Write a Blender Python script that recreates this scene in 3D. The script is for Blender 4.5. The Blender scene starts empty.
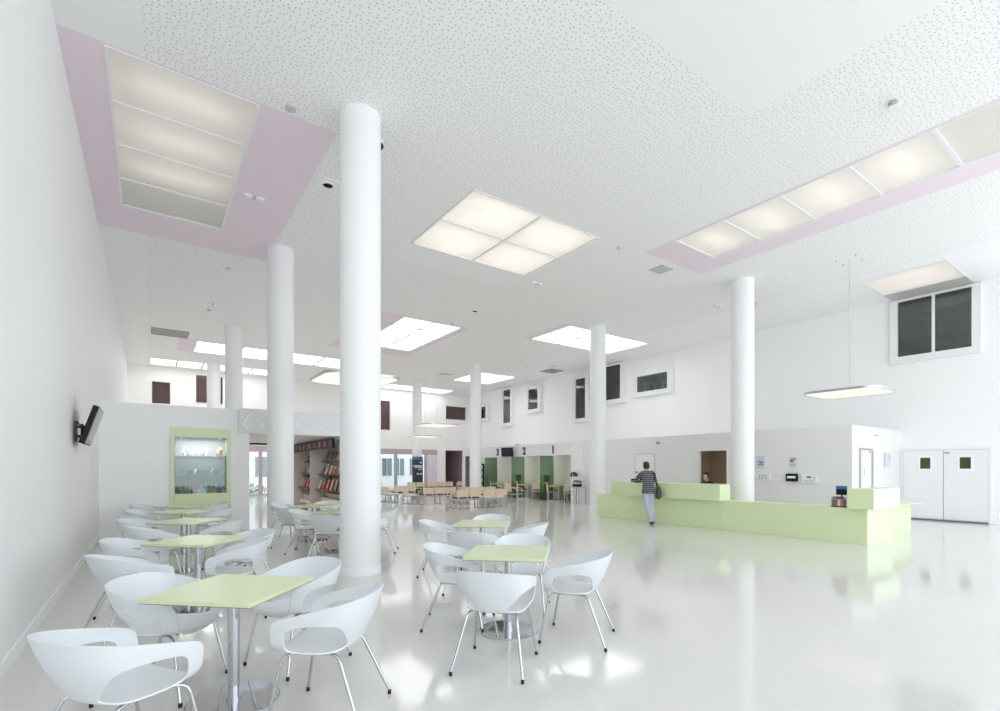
import bpy, bmesh, math, random
from mathutils import Vector, Matrix
random.seed(7)
PI = math.pi
SC = bpy.context.scene
COL = SC.collection
H = 6.62                      # ceiling height
XL, XR, YB, YF = -0.88, 18.55, 30.2, -5.0

# ------------------------------------------------------------------ materials
def mat(name, col, rough=.5, metal=0.0, spec=.5, emit=None, estr=0.0, coat=0.0, noise=0.0, nscale=8.0, bump=0.0, bscale=60.0):
    m = bpy.data.materials.new(name); m.use_nodes = True
    nt = m.node_tree; b = nt.nodes['Principled BSDF']
    b.inputs['Base Color'].default_value = (*col, 1)
    b.inputs['Roughness'].default_value = rough
    b.inputs['Metallic'].default_value = metal
    b.inputs['Specular IOR Level'].default_value = spec
    b.inputs['Coat Weight'].default_value = coat
    if emit:
        b.inputs['Emission Color'].default_value = (*emit, 1)
        b.inputs['Emission Strength'].default_value = estr
    if noise or bump:
        tc = nt.nodes.new('ShaderNodeTexCoord')
    if noise:
        n = nt.nodes.new('ShaderNodeTexNoise'); n.inputs['Scale'].default_value = nscale; n.inputs['Detail'].default_value = 4
        r = nt.nodes.new('ShaderNodeValToRGB')
        r.color_ramp.elements[0].position = .3; r.color_ramp.elements[1].position = .7
        r.color_ramp.elements[0].color = (*[max(0, c * (1 - noise)) for c in col], 1)
        r.color_ramp.elements[1].color = (*[min(1, c * (1 + noise)) for c in col], 1)
        nt.links.new(tc.outputs['Object'], n.inputs['Vector'])
        nt.links.new(n.outputs['Fac'], r.inputs['Fac']); nt.links.new(r.outputs['Color'], b.inputs['Base Color'])
    if bump:
        n2 = nt.nodes.new('ShaderNodeTexNoise'); n2.inputs['Scale'].default_value = bscale
        bp = nt.nodes.new('ShaderNodeBump'); bp.inputs['Strength'].default_value = bump; bp.inputs['Distance'].default_value = .01
        nt.links.new(tc.outputs['Object'], n2.inputs['Vector'])
        nt.links.new(n2.outputs['Fac'], bp.inputs['Height']); nt.links.new(bp.outputs['Normal'], b.inputs['Normal'])
    return m

M = {}
M['white'] = mat('white_paint', (.915, .915, .915), .55, bump=.02, bscale=40)
M['warmwhite'] = mat('warm_white_paint', (.91, .90, .885), .55)
M['column'] = mat('column_paint', (.90, .90, .905), .4)
M['smooth'] = mat('smooth_plaster', (.895, .895, .89), .6)
M['pink'] = mat('pale_pink_paint', (.85, .735, .815), .6)
M['lilac'] = mat('lilac_paint', (.52, .40, .45), .55)
M['mauve'] = mat('dark_mauve_paint', (.16, .085, .09), .5)
M['lime'] = mat('lime_laminate', (.70, .80, .50), .3, noise=.012, nscale=60)
M['limetop'] = mat('lime_table_laminate', (.68, .76, .48), .28, noise=.012, nscale=60)
M['limegreen'] = mat('lime_panel', (.52, .68, .22), .4)
M['shell'] = mat('white_plastic', (.735, .765, .785), .38, bump=.01, bscale=500)
M['chrome'] = mat('chrome', (.56, .57, .59), .07, 1.0)
M['steel'] = mat('brushed_steel', (.55, .56, .58), .28, 1.0)
M['alu'] = mat('grey_powder_coat', (.45, .47, .50), .4, .3)
M['rubber'] = mat('black_rubber', (.012, .012, .014), .6)
M['black'] = mat('black_plastic', (.010, .010, .013), .5, spec=.25)
M['screen'] = mat('dark_screen', (.012, .014, .02), .08)
M['greyface'] = mat('grey_screen', (.33, .33, .36), .25)
M['wood'] = mat('pale_birch', (.74, .61, .46), .45, noise=.06, nscale=14)
M['blackpad'] = mat('black_pad', (.015, .015, .016), .7)
M['whitepad'] = mat('white_pad', (.78, .77, .75), .6)
M['grille'] = mat('grey_grille', (.30, .30, .29), .5)
M['palegrille'] = mat('pale_grille', (.55, .55, .54), .5)
M['barcol'] = mat('grey_bar', (.45, .45, .47), .5)
M['frame'] = mat('white_frame', (.84, .845, .85), .4)
M['office'] = mat('office_interior', (.66, .72, .69), .8)
M['officedark'] = mat('dark_interior', (.03, .032, .034), .8)
M['brownroom'] = mat('brown_interior', (.45, .39, .32), .7)
M['navy'] = mat('navy_panel', (.008, .011, .028), .3)
M['blue'] = mat('blue_band', (.015, .16, .42), .35)
M['numeral'] = mat('navy_numeral', (.012, .012, .045), .5)
M['frost'] = mat('frosted_panel', (.76, .785, .795), .25)
M['lettering'] = mat('white_lettering', (.93, .94, .95), .5)
M['red'] = mat('red_plastic', (.50, .02, .03), .4)
M['orange'] = mat('orange_sign', (.75, .32, .04), .5)
M['paper'] = mat('paper', (.66, .69, .76), .7)
M['ink'] = mat('printed_ink', (.25, .30, .42), .7)
M['olive'] = mat('olive_glass', (.055, .055, .012), .12)
M['dline'] = mat('dark_gap', (.06, .06, .065), .6)
M['cwall'] = mat('courtyard_wall', (.82, .78, .82), .6)
M['cwin'] = mat('courtyard_window', (.16, .20, .22), .12)
M['cground'] = mat('courtyard_ground', (.45, .44, .42), .8, noise=.1)
M['leaf'] = mat('leaf_green', (.10, .22, .04), .5, noise=.3, nscale=20)
M['leaf2'] = mat('leaf_dull', (.13, .16, .06), .5, noise=.3, nscale=20)
M['shelfred'] = mat('red_brown_shelf', (.22, .06, .05), .5)
M['unit'] = mat('shelf_unit_grey', (.62, .60, .58), .5)
M['cream'] = mat('cream_step', (.72, .67, .58), .5)
M['skin'] = mat('skin', (.55, .33, .24), .5)
M['hair'] = mat('dark_hair', (.018, .013, .010), .55, bump=.3, bscale=120)
M['jean'] = mat('pale_denim', (.50, .55, .66), .8, noise=.08, nscale=30)
M['bag'] = mat('patterned_bag', (.10, .075, .075), .7, noise=.7, nscale=35)
M['darktop'] = mat('dark_clothes', (.014, .014, .018), .8)

def emis(name, col, s):
    m = bpy.data.materials.new(name); m.use_nodes = True
    nt = m.node_tree; nt.nodes.remove(nt.nodes['Principled BSDF'])
    e = nt.nodes.new('ShaderNodeEmission'); e.inputs['Color'].default_value = (*col, 1); e.inputs['Strength'].default_value = s
    nt.links.new(e.outputs[0], nt.nodes['Material Output'].inputs[0]); return m
M['daylight'] = emis('daylight_diffuser', (.99, .995, 1.0), 2.1)
M['tube'] = emis('fluorescent_tube', (1.0, .945, .88), 3.0)
M['tubedim'] = emis('dim_fluorescent_tube', (1.0, .93, .87), 2.5)
M['pendant'] = emis('pendant_diffuser', (1.0, .965, .90), .56)
M['exitlamp'] = emis('green_exit_lamp', (.1, .8, .3), .6)

def translucent(name, col, t=.75):
    m = bpy.data.materials.new(name); m.use_nodes = True
    nt = m.node_tree; nt.nodes.remove(nt.nodes['Principled BSDF'])
    d = nt.nodes.new('ShaderNodeBsdfDiffuse'); d.inputs['Color'].default_value = (*col, 1)
    tr = nt.nodes.new('ShaderNodeBsdfTranslucent'); tr.inputs['Color'].default_value = (*col, 1)
    mx = nt.nodes.new('ShaderNodeMixShader'); mx.inputs[0].default_value = t
    nt.links.new(d.outputs[0], mx.inputs[1]); nt.links.new(tr.outputs[0], mx.inputs[2])
    nt.links.new(mx.outputs[0], nt.nodes['Material Output'].inputs[0]); return m
M['opal'] = translucent('opal_diffuser', (.90, .88, .85))

def glassmat(name, tint, refl=.12, rough=.02, tmix=None):
    # thin clear pane: tinted transparency + fresnel gloss
    m = bpy.data.materials.new(name); m.use_nodes = True
    nt = m.node_tree; nt.nodes.remove(nt.nodes['Principled BSDF'])
    t = nt.nodes.new('ShaderNodeBsdfTransparent'); t.inputs['Color'].default_value = (*tint, 1)
    g = nt.nodes.new('ShaderNodeBsdfGlossy'); g.inputs['Roughness'].default_value = rough; g.inputs['Color'].default_value = (.9, .95, .93, 1)
    f = nt.nodes.new('ShaderNodeFresnel'); f.inputs['IOR'].default_value = 1.5
    a = nt.nodes.new('ShaderNodeMath'); a.operation = 'ADD'; a.inputs[1].default_value = refl - .04; a.use_clamp = True
    mx = nt.nodes.new('ShaderNodeMixShader')
    nt.links.new(f.outputs[0], a.inputs[0]); nt.links.new(a.outputs[0], mx.inputs[0])
    nt.links.new(t.outputs[0], mx.inputs[1]); nt.links.new(g.outputs[0], mx.inputs[2])
    nt.links.new(mx.outputs[0], nt.nodes['Material Output'].inputs[0]); return m
M['glass'] = glassmat('clear_glass', (.90, .95, .93), .06)
M['darkglass'] = glassmat('tinted_glass', (.66, .72, .70), .10)
M['greenglass'] = glassmat('green_glass', (.58, .70, .61), .06, .08)

# perforated ceiling board
def perforated():
    m = bpy.data.materials.new('perforated_board'); m.use_nodes = True
    nt = m.node_tree; b = nt.nodes['Principled BSDF']; b.inputs['Roughness'].default_value = .65
    tc = nt.nodes.new('ShaderNodeTexCoord'); N = nt.nodes.new; L = nt.links.new
    fac = None
    for sc, rnd, rad, off in ((15.5, .68, .155, 0),):
        mp = N('ShaderNodeMapping'); mp.inputs['Location'].default_value = (off, off * 1.3, 0)
        v = N('ShaderNodeTexVoronoi'); v.voronoi_dimensions = '2D'; v.inputs['Scale'].default_value = sc; v.inputs['Randomness'].default_value = rnd
        lt = N('ShaderNodeMath'); lt.operation = 'LESS_THAN'; lt.inputs[1].default_value = rad
        L(tc.outputs['Object'], mp.inputs['Vector']); L(mp.outputs[0], v.inputs['Vector']); L(v.outputs['Distance'], lt.inputs[0])
        if fac is None: fac = lt.outputs[0]
        else:
            mx = N('ShaderNodeMath'); mx.operation = 'MAXIMUM'; L(fac, mx.inputs[0]); L(lt.outputs[0], mx.inputs[1]); fac = mx.outputs[0]
    mix = N('ShaderNodeMix'); mix.data_type = 'RGBA'
    mix.inputs['A'].default_value = (.90, .90, .89, 1); mix.inputs['B'].default_value = (.55, .545, .53, 1)
    L(fac, mix.inputs['Factor']); L(mix.outputs['Result'], b.inputs['Base Color'])
    return m
M['perf'] = perforated()

def floormat():
    m = bpy.data.materials.new('polished_resin_floor'); m.use_nodes = True
    nt = m.node_tree; b = nt.nodes['Principled BSDF']; N = nt.nodes.new; L = nt.links.new
    tc = N('ShaderNodeTexCoord')
    n = N('ShaderNodeTexNoise'); n.inputs['Scale'].default_value = 90; n.inputs['Detail'].default_value = 3
    n2 = N('ShaderNodeTexNoise'); n2.inputs['Scale'].default_value = .5; n2.inputs['Detail'].default_value = 3
    r = N('ShaderNodeValToRGB'); r.color_ramp.elements[0].position = .35; r.color_ramp.elements[1].position = .65
    r.color_ramp.elements[0].color = (.68, .672, .645, 1); r.color_ramp.elements[1].color = (.76, .752, .728, 1)
    L(tc.outputs['Object'], n.inputs['Vector']); L(n.outputs['Fac'], r.inputs['Fac']); L(r.outputs['Color'], b.inputs['Base Color'])
    mr = N('ShaderNodeMapRange'); mr.inputs['To Min'].default_value = .06; mr.inputs['To Max'].default_value = .13
    L(tc.outputs['Object'], n2.inputs['Vector']); L(n2.outputs['Fac'], mr.inputs['Value']); L(mr.outputs[0], b.inputs['Roughness'])
    b.inputs['Specular IOR Level'].default_value = .6
    return m
M['floor'] = floormat()

def stripes():
    m = bpy.data.materials.new('striped_grey_knit'); m.use_nodes = True
    nt = m.node_tree; b = nt.nodes['Principled BSDF']; N = nt.nodes.new; L = nt.links.new
    b.inputs['Roughness'].default_value = .85
    tc = N('ShaderNodeTexCoord'); w = N('ShaderNodeTexWave'); w.bands_direction = 'Z'; w.inputs['Scale'].default_value = 6; w.inputs['Distortion'].default_value = .6
    r = N('ShaderNodeValToRGB'); r.color_ramp.elements[0].position = .42; r.color_ramp.elements[1].position = .58
    r.color_ramp.elements[0].color = (.035, .038, .05, 1); r.color_ramp.elements[1].color = (.20, .205, .23, 1)
    L(tc.outputs['Object'], w.inputs['Vector']); L(w.outputs['Fac'], r.inputs['Fac']); L(r.outputs['Color'], b.inputs['Base Color'])
    return m
M['knit'] = stripes()
_cc = {}
def cm(col, rough=.5):
    k = (tuple(round(c, 3) for c in col), rough)
    if k not in _cc: _cc[k] = mat('colour_%02d' % len(_cc), col, rough)
    return _cc[k]

# ------------------------------------------------------------------ mesh helpers
class MB:
    def __init__(s): s.v = []; s.f = []; s.mi = []; s.cur = 0; s.sm = []
    def add(s, vs, fs, smooth=False):
        o = len(s.v); s.v += [tuple(v) for v in vs]
        for f in fs: s.f.append(tuple(i + o for i in f)); s.mi.append(s.cur); s.sm.append(smooth)
        return s
    def m(s, i): s.cur = i; return s
    def box(s, x0, x1, y0, y1, z0, z1, mx=None):
        vs = [Vector(p) for p in ((x0, y0, z0), (x1, y0, z0), (x1, y1, z0), (x0, y1, z0), (x0, y0, z1), (x1, y0, z1), (x1, y1, z1), (x0, y1, z1))]
        if mx is not None: vs = [mx @ v for v in vs]
        return s.add(vs, [(0, 3, 2, 1), (4, 5, 6, 7), (0, 1, 5, 4), (1, 2, 6, 5), (2, 3, 7, 6), (3, 0, 4, 7)])
    def quad(s, a, b, c, d): return s.add([a, b, c, d], [(0, 1, 2, 3)])
    def lathe(s, prof, n=24, c=(0, 0, 0), smooth=True):
        vs = []; fs = []; k = len(prof)
        for i in range(n):
            a = 2 * PI * i / n
            for r, z in prof: vs.append((c[0] + r * math.cos(a), c[1] + r * math.sin(a), c[2] + z))
        for i in range(n):
            j = (i + 1) % n
            for t in range(k - 1): fs.append((i * k + t, j * k + t, j * k + t + 1, i * k + t + 1))
        if prof[0][0] > 1e-6: fs.append(tuple(i * k for i in reversed(range(n))))
        if prof[-1][0] > 1e-6: fs.append(tuple(i * k + k - 1 for i in range(n)))
        return s.add(vs, fs, smooth)
    def loft(s, pts, rad, n=10, smooth=True, caps=True):
        """tube along pts; rad = numbers or (r_side, r_other) pairs"""
        pts = [Vector(p) for p in pts]; vs = []; fs = []; up = None
        for i, p in enumerate(pts):
            t = (pts[min(i + 1, len(pts) - 1)] - pts[max(i - 1, 0)]).normalized()
            if up is None:
                ref = Vector((1, 0, 0)) if abs(t.x) < .8 else Vector((0, 1, 0))
                up = (ref - t * ref.dot(t)).normalized()
            else: up = (up - t * up.dot(t)).normalized()
            w = t.cross(up); r = rad[i] if isinstance(rad, (list, tuple)) else rad
            ra, rb = r if isinstance(r, (list, tuple)) else (r, r)
            for k in range(n):
                a = 2 * PI * k / n; vs.append(p + up * ra * math.cos(a) + w * rb * math.sin(a))
        for i in range(len(pts) - 1):
            for k in range(n):
                q = (k + 1) % n; fs.append((i * n + k, i * n + q, i * n + n + q, i * n + n + k))
        if caps:
            fs.append(tuple(reversed(range(n)))); fs.append(tuple(range((len(pts) - 1) * n, len(pts) * n)))
        return s.add(vs, fs, smooth)
    def ball(s, c, r, n=10, m=7):
        rx, ry, rz = r if isinstance(r, (list, tuple)) else (r, r, r); vs = []; fs = []
        vs.append((c[0], c[1], c[2] - rz))
        for i in range(1, m):
            b = -PI / 2 + PI * i / m
            for k in range(n):
                a = 2 * PI * k / n; vs.append((c[0] + rx * math.cos(b) * math.cos(a), c[1] + ry * math.cos(b) * math.sin(a), c[2] + rz * math.sin(b)))
        vs.append((c[0], c[1], c[2] + rz)); e = len(vs) - 1
        for k in range(n):
            q = (k + 1) % n; fs.append((0, 1 + q, 1 + k)); fs.append((e, e - n + k, e - n + q))
            for i in range(m - 2): fs.append((1 + i * n + k, 1 + i * n + q, 1 + i * n + n + q, 1 + i * n + n + k))
        return s.add(vs, fs, True)
    def prism(s, poly, z0, z1):
        n = len(poly)
        return s.add([(x, y, z0) for x, y in poly] + [(x, y, z1) for x, y in poly],
                     [tuple(reversed(range(n))), tuple(range(n, 2 * n))] + [(i, (i + 1) % n, n + (i + 1) % n, n + i) for i in range(n)])
    def build(s, name, mats, parent=None, bevel=0.0, loc=None, rotz=None):
        me = bpy.data.meshes.new(name); me.from_pydata(s.v, [], s.f)
        if not isinstance(mats, (list, tuple)): mats = [mats]
        for m_ in mats: me.materials.append(m_)
        for p, i, k in zip(me.polygons, s.mi, s.sm): p.material_index = i; p.use_smooth = k
        me.validate(); me.update()
        if any(s.sm): me.set_sharp_from_angle(angle=math.radians(40))
        if bevel:
            bm = bmesh.new(); bm.from_mesh(me)
            bmesh.ops.remove_doubles(bm, verts=bm.verts, dist=1e-5)
            es = [e for e in bm.edges if len(e.link_faces) == 2 and e.calc_face_angle(0) > .6]
            bmesh.ops.bevel(bm, geom=es, offset=bevel, segments=2, profile=.6, affect='EDGES', clamp_overlap=True)
            bm.to_mesh(me); bm.free()
        o = bpy.data.objects.new(name, me); COL.objects.link(o)
        if parent: o.parent = parent
        if loc: o.location = loc
        if rotz is not None: o.rotation_euler.z = rotz
        return o

def thing(name, label, cat, loc=(0, 0, 0), rz=0, group=None):
    o = bpy.data.objects.new(name, None); COL.objects.link(o); o.empty_display_size = .1
    o.location = loc; o.rotation_euler = (0, 0, rz); o['label'] = label; o['category'] = cat
    if group: o['group'] = group
    return o
def tag(o, label, cat, group=None):
    o['label'] = label; o['category'] = cat
    if group: o['group'] = group
    return o
def struct(o, label=None, cat=None):
    o['kind'] = 'structure'
    if label: o['label'] = label
    if cat: o['category'] = cat
    return o
def sempty(name, label, cat, loc=(0, 0, 0)):
    o = bpy.data.objects.new(name, None); COL.objects.link(o); o.location = loc; o.empty_display_size = .1
    return struct(o, label, cat)
def copy_tree(o, parent=None):
    kids = [c for c in COL.objects if c.parent == o]
    c = o.copy(); COL.objects.link(c)
    if parent: c.parent = parent
    for k in kids: copy_tree(k, c)
    return c
def dup(o, loc, rz, label, group=None):
    c = copy_tree(o); c.location = loc; c.rotation_euler = (0, 0, rz); c['label'] = label
    if group: c['group'] = group
    return c
def recenter(o, base):
    """put a single-mesh thing's origin at its base point"""
    b = Vector(base); o.data.transform(Matrix.Translation(-b)); o.location = b; return o
def lcg(p): return p
def panel_faces(mb, a0, a1, b0, b1, holes, fn, zones=()):
    """rectangular sheet with rectangular holes; fn maps (a,b) to a point; zones = (rect, material index)"""
    A = sorted({a0, a1, *[min(max(x, a0), a1) for h in holes for x in h[:2]], *[min(max(x, a0), a1) for z, _ in zones for x in z[:2]]})
    B = sorted({b0, b1, *[min(max(x, b0), b1) for h in holes for x in h[2:]], *[min(max(x, b0), b1) for z, _ in zones for x in z[2:]]})
    for i in range(len(A) - 1):
        for j in range(len(B) - 1):
            ca, cb = (A[i] + A[i + 1]) / 2, (B[j] + B[j + 1]) / 2
            if any(h[0] < ca < h[1] and h[2] < cb < h[3] for h in holes): continue
            k = 0
            for z, mi in zones:
                if z[0] < ca < z[1] and z[2] < cb < z[3]: k = mi
            mb.m(k).quad(fn(A[i], B[j]), fn(A[i + 1], B[j]), fn(A[i + 1], B[j + 1]), fn(A[i], B[j + 1]))
    return mb
def text_mesh(name, body, size, m, depth=.006, shear=0.0, mx=None, parent=None, bold=0.0):
    cu = bpy.data.curves.new(name, 'FONT'); cu.body = body; cu.size = size; cu.extrude = depth; cu.shear = shear; cu.align_x = 'CENTER'; cu.offset = bold
    to = bpy.data.objects.new(name, cu); COL.objects.link(to)
    dg = bpy.context.evaluated_depsgraph_get(); me = bpy.data.meshes.new_from_object(to.evaluated_get(dg))
    bpy.data.objects.remove(to); me.materials.clear(); me.materials.append(m)
    if mx is not None: me.transform(mx)
    me.name = name; o = bpy.data.objects.new(name, me); COL.objects.link(o)
    if parent: o.parent = parent
    return o
def face_mx(loc, right, up):
    r = Vector(right); u = Vector(up); n = r.cross(u)
    m = Matrix.Identity(4)
    for i in range(3): m[i][0] = r[i]; m[i][1] = u[i]; m[i][2] = n[i]; m[i][3] = loc[i]
    return m

# ------------------------------------------------------------------ camera, world
cam = bpy.data.cameras.new('camera'); co = bpy.data.objects.new('camera', cam); COL.objects.link(co)
co.location = (0, 0, 1.52); co.rotation_euler = (PI / 2, 0, -math.radians(35.35))
cam.sensor_width = 36; cam.lens = 494 * 36 / 1000; cam.shift_y = .1125; cam.clip_start = .05; cam.clip_end = 300
SC.camera = co
w = bpy.data.worlds.new('sky'); SC.world = w; w.use_nodes = True
bg = w.node_tree.nodes['Background']; bg.inputs['Color'].default_value = (.88, .935, 1.0, 1); bg.inputs['Strength'].default_value = 1.45
pl = bpy.data.lights.new('daylight_opening', 'AREA'); pl.shape = 'RECTANGLE'; pl.size = XR - XL; pl.size_y = H; pl.cycles.is_portal = True  # portal over the open front behind the camera, added to let daylight in
plo = bpy.data.objects.new('daylight_opening', pl); COL.objects.link(plo)
plo.location = ((XL + XR) / 2, YF, H / 2); plo.rotation_euler = (PI / 2, 0, 0)
SC.view_settings.view_transform = 'Standard'; SC.view_settings.look = 'None'; SC.view_settings.gamma = 1; SC.view_settings.use_curve_mapping = False
SC.view_settings.exposure = .86
SC.cycles.max_bounces = 14; SC.cycles.diffuse_bounces = 8; SC.cycles.glossy_bounces = 6; SC.cycles.transmission_bounces = 8; SC.cycles.transparent_max_bounces = 12
SC.cycles.caustics_reflective = False; SC.cycles.caustics_refractive = False

# ------------------------------------------------------------------ room shell
fl = MB().box(XL - .3, XR + .3, YF, YB + .3, -.2, 0).build('floor', M['floor']); struct(fl, 'glossy pale grey resin floor of the hall', 'floor')
PANES = dict(S1=(-.45, 1.27, 7.61, 12.07), S2=(4.83, 8.14, 7.64, 10.32), S3=(7.0, 9.25, 15.45, 19.85), S4=(12.27, 16.7, 12.97, 15.2),
             S5=(14.3, 16.8, 22.1, 24.9), S6=(9.60, 11.2, -2.2, 6.78), S7=(15.9, 17.68, 3.53, 5.34), S8=(1.55, 8.3, 23.2, 25.4),
             S9=(0, 5.4, 28.0, 29.6), S10=(10.6, 16.4, 28.35, 29.95))
zones = [((-.06, 15.4, YF, 29.0), 1), ((2.5, 7.08, YF, 3.74), 0), ((4.7, 8.3, 10.32, 11.3), 0),
         ((XL, 2.33, 7.57, 13.3), 2), ((9.54, 11.84, YF, 7.55), 2), ((6.03, 9.56, 15.36, 21.0), 2), ((11.98, 16.8, 12.93, 15.26), 2), ((.95, 9.0, 23.0, 25.55), 2)]
ce = panel_faces(MB(), XL, XR, YF, YB, list(PANES.values()), lambda a, b: (a, b, H), zones).build('ceiling', [M['smooth'], M['perf'], M['pink']])
struct(ce, 'white ceiling of perforated board with pale pink fields around the light panels', 'ceiling')

o = MB().box(XL - .3, XL, YF, YB, 0, H).build('wall_left', M['white']); struct(o, 'long white wall on the left side', 'wall')
o = MB().box(XL, XL + .015, YF, 13.6, 0, .11).build('baseboard_left', M['white']); struct(o, 'low white skirting along the left wall', 'skirting')

# right wall with window holes
RW = [  # y0,y1,z0,z1 of the glass, frame face protrusion
    (3.58, 5.23, 4.87, 6.52), (13.32, 14.95, 5.0, 5.72), (15.95, 17.6, 4.86, 6.5), (18.28, 19.0, 4.12, 6.2), (22.11, 22.99, 4.98, 6.17), (24.78, 25.53, 4.37, 6.44), (27.55, 28.6, 4.88, 5.66)]
holes = [(a, b, c, d) for a, b, c, d in RW] + [(-4.8, 2.3, .1, 6.3)]
m_ = panel_faces(MB(), YF, YB, 0, H, holes, lambda a, b: (XR, a, b))
o = m_.build('wall_right', M['white']); struct(o, 'tall white wall on the right with small upper windows', 'wall')
e = sempty('window_20', 'tall unseen glazed bay added to the right wall to let in daylight', 'window', (XR, -1.25, .1))  # out-of-view bay with its portal below, added to throw daylight on the left wall
for i in range(6): MB().box(-.03, .05, -3.55 + 1.42 * i - .03, -3.55 + 1.42 * i + .03, 0, 6.2).build('mullion', M['alu'], e)
pl2 = bpy.data.lights.new('added_side_opening', 'AREA'); pl2.shape = 'RECTANGLE'; pl2.size = 7.1; pl2.size_y = 6.2; pl2.cycles.is_portal = True
plo2 = bpy.data.objects.new('added_side_opening', pl2); COL.objects.link(plo2); plo2.location = (XR + .06, -1.25, 3.2); plo2.rotation_euler = (PI / 2, 0, PI / 2)
def win_x(n, y0, y1, z0, z1, label, prot=.16, fw=.17, mull=None, dark=False, lamp=False):
    e = sempty('window_%d' % n, label, 'window', (XR, (y0 + y1) / 2, z0))
    oy, oz = (y0 + y1) / 2, z0
    f = MB(); X0 = -prot; zt = min(z1 - oz + fw, H - .03 - oz)
    a0, a1, b0, b1 = y0 - oy, y1 - oy, 0, z1 - oz
    # frame: outer box ring protruding into the hall
    f.box(X0, 0, a0 - fw, a0, b0 - fw, zt); f.box(X0, 0, a1, a1 + fw, b0 - fw, zt)
    f.box(X0, 0, a0, a1, b0 - fw, b0); f.box(X0, 0, a0, a1, b1, zt)
    f.build('window_frame', M['frame'], e)
    g = MB()
    px = X0 + .035
    if mull is None: g.box(px, px + .008, a0, a1, b0, b1).build('pane', M['darkglass'], e)
    else:
        MB().box(X0 + .02, 0, mull - oy - .035, mull - oy + .035, b0, b1).build('mullion', M['frame'], e)
        MB().box(px, px + .008, a0, mull - oy - .035, b0, b1).build('pane', M['darkglass'], e)
        MB().box(px, px + .008, mull - oy + .035, a1, b0, b1).build('pane', M['darkglass'], e)
    d = 1.6; r = MB(); E = .6
    r.quad((0.001, a0, b0), (0.001, a1, b0), (d, a1, b0), (d, a0, b0)); r.quad((0.001, a0, b1), (d, a0, b1), (d, a1, b1), (0.001, a1, b1))
    r.quad((0.001, a0, b0), (d, a0, b0), (d, a0, b1), (0.001, a0, b1)); r.quad((0.001, a1, b0), (0.001, a1, b1), (d, a1, b1), (d, a1, b0))
    r.quad((d, a0, b0), (d, a1, b0), (d, a1, b1), (d, a0, b1))
    r.build('room_behind', M['officedark'] if dark else M['office'], e)
    if lamp: MB().box(.45, .85, a0 + .06, a1 - .06, b1 - .03, b1 - .005).build('added_room_glow', emis('added_office_glow', (.95, 1, .97), 12.0), e)  # added glowing panel: brightens the room and stands in for a reflected white band
    return e
WL = ['wide two-pane window high on the right wall, under a light panel', 'low wide window with books behind the glass, high on the right wall',
      'two-pane window high on the wall beside the column, right of a narrow one', 'tall narrow window high on the wall, left of the column',
      'small upright window with deep white frame, high above the ticket booths', 'tall slim window in a deep white frame above booth number two',
      'small window near the far corner of the right wall']
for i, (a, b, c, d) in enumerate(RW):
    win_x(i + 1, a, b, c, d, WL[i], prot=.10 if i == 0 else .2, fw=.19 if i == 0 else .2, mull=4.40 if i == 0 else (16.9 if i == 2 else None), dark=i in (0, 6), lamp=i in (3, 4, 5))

# back wall with upper windows and ground-floor openings
BWIN = [(.1, .85, 4.77, 5.86), (1.98, 3.2, 4.95, 6.38), (11.4, 12.7, 3.98, 5.84), (16.8, 18.43, 4.93, 5.84)]
OPEN = [(4.3, 5.7, 0, 2.42), (9.5, 16.15, 0, 2.42), (16.74, 18.27, 0, 2.75)]
m_ = panel_faces(MB(), XL, XR, 0, H, [(a, b, c, d) for a, b, c, d in BWIN] + OPEN, lambda a, b: (a, YB, b),
                 [((4.1, 5.9, 0, 2.77), 1), ((9.4, 16.15, 2.42, 2.77), 1)])
o = m_.build('wall_back', [M['warmwhite'], M['lilac']]); struct(o, 'far white end wall with dark upper windows', 'wall')
BL = ['small dark window highest at the left end of the far wall', 'dark mauve window half hidden by the far left columns', 'tall dark window on the far wall beside the nearest column', 'wide low brown window on the far wall near the right corner']
for i, (a, b, c, d) in enumerate(BWIN):
    e = sempty('window_%d' % (i + 8), BL[i], 'window', ((a + b) / 2, YB, c)); hw = (b - a) / 2; hh = d - c
    MB().box(-hw, hw, .10, .11, 0, hh).build('pane', [cm((.10, .06, .06), .15)], e)
    f = MB(); t = .035; f.box(-hw - t, -hw, -.02, .1, -t, hh + t).box(hw, hw + t, -.02, .1, -t, hh + t).box(-hw, hw, -.02, .1, -t, 0).box(-hw, hw, -.02, .1, hh, hh + t)
    f.build('window_frame', M['frame'], e)
# glazed openings to the courtyard
for n, (x0, x1, posts, lab) in enumerate(((4.3, 5.7, (5.05,), 'glazed opening to the courtyard seen through the kiosk'), (9.5, 16.15, (11.0, 13.1, 15.27), 'wide glazed opening to the courtyard behind the benches'))):
    e = sempty('window_%d' % (n + 12), lab, 'window', ((x0 + x1) / 2, YB, 0)); c = (x0 + x1) / 2
    MB().box(x0 - c, x1 - c, .03, .04, 0, 2.42).build('pane', M['glass'], e)
    for p in posts: MB().box(p - c - .09, p - c + .09, -.03, .1, 0, 2.42).build('mullion', M['lilac'] if p != 13.1 else M['alu'], e)
    MB().box(x0 - c, x1 - c, -.02, .09, 0, .06).build('bottom_rail', M['lilac'], e)
o = MB().box(16.16, 16.73, YB - .08, YB, 0, 2.77).build('trim_1', M['warmwhite']); struct(recenter(o, (16.45, YB, 0)), 'pale pilaster between the glazing and the dark passage', 'pilaster')
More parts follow.
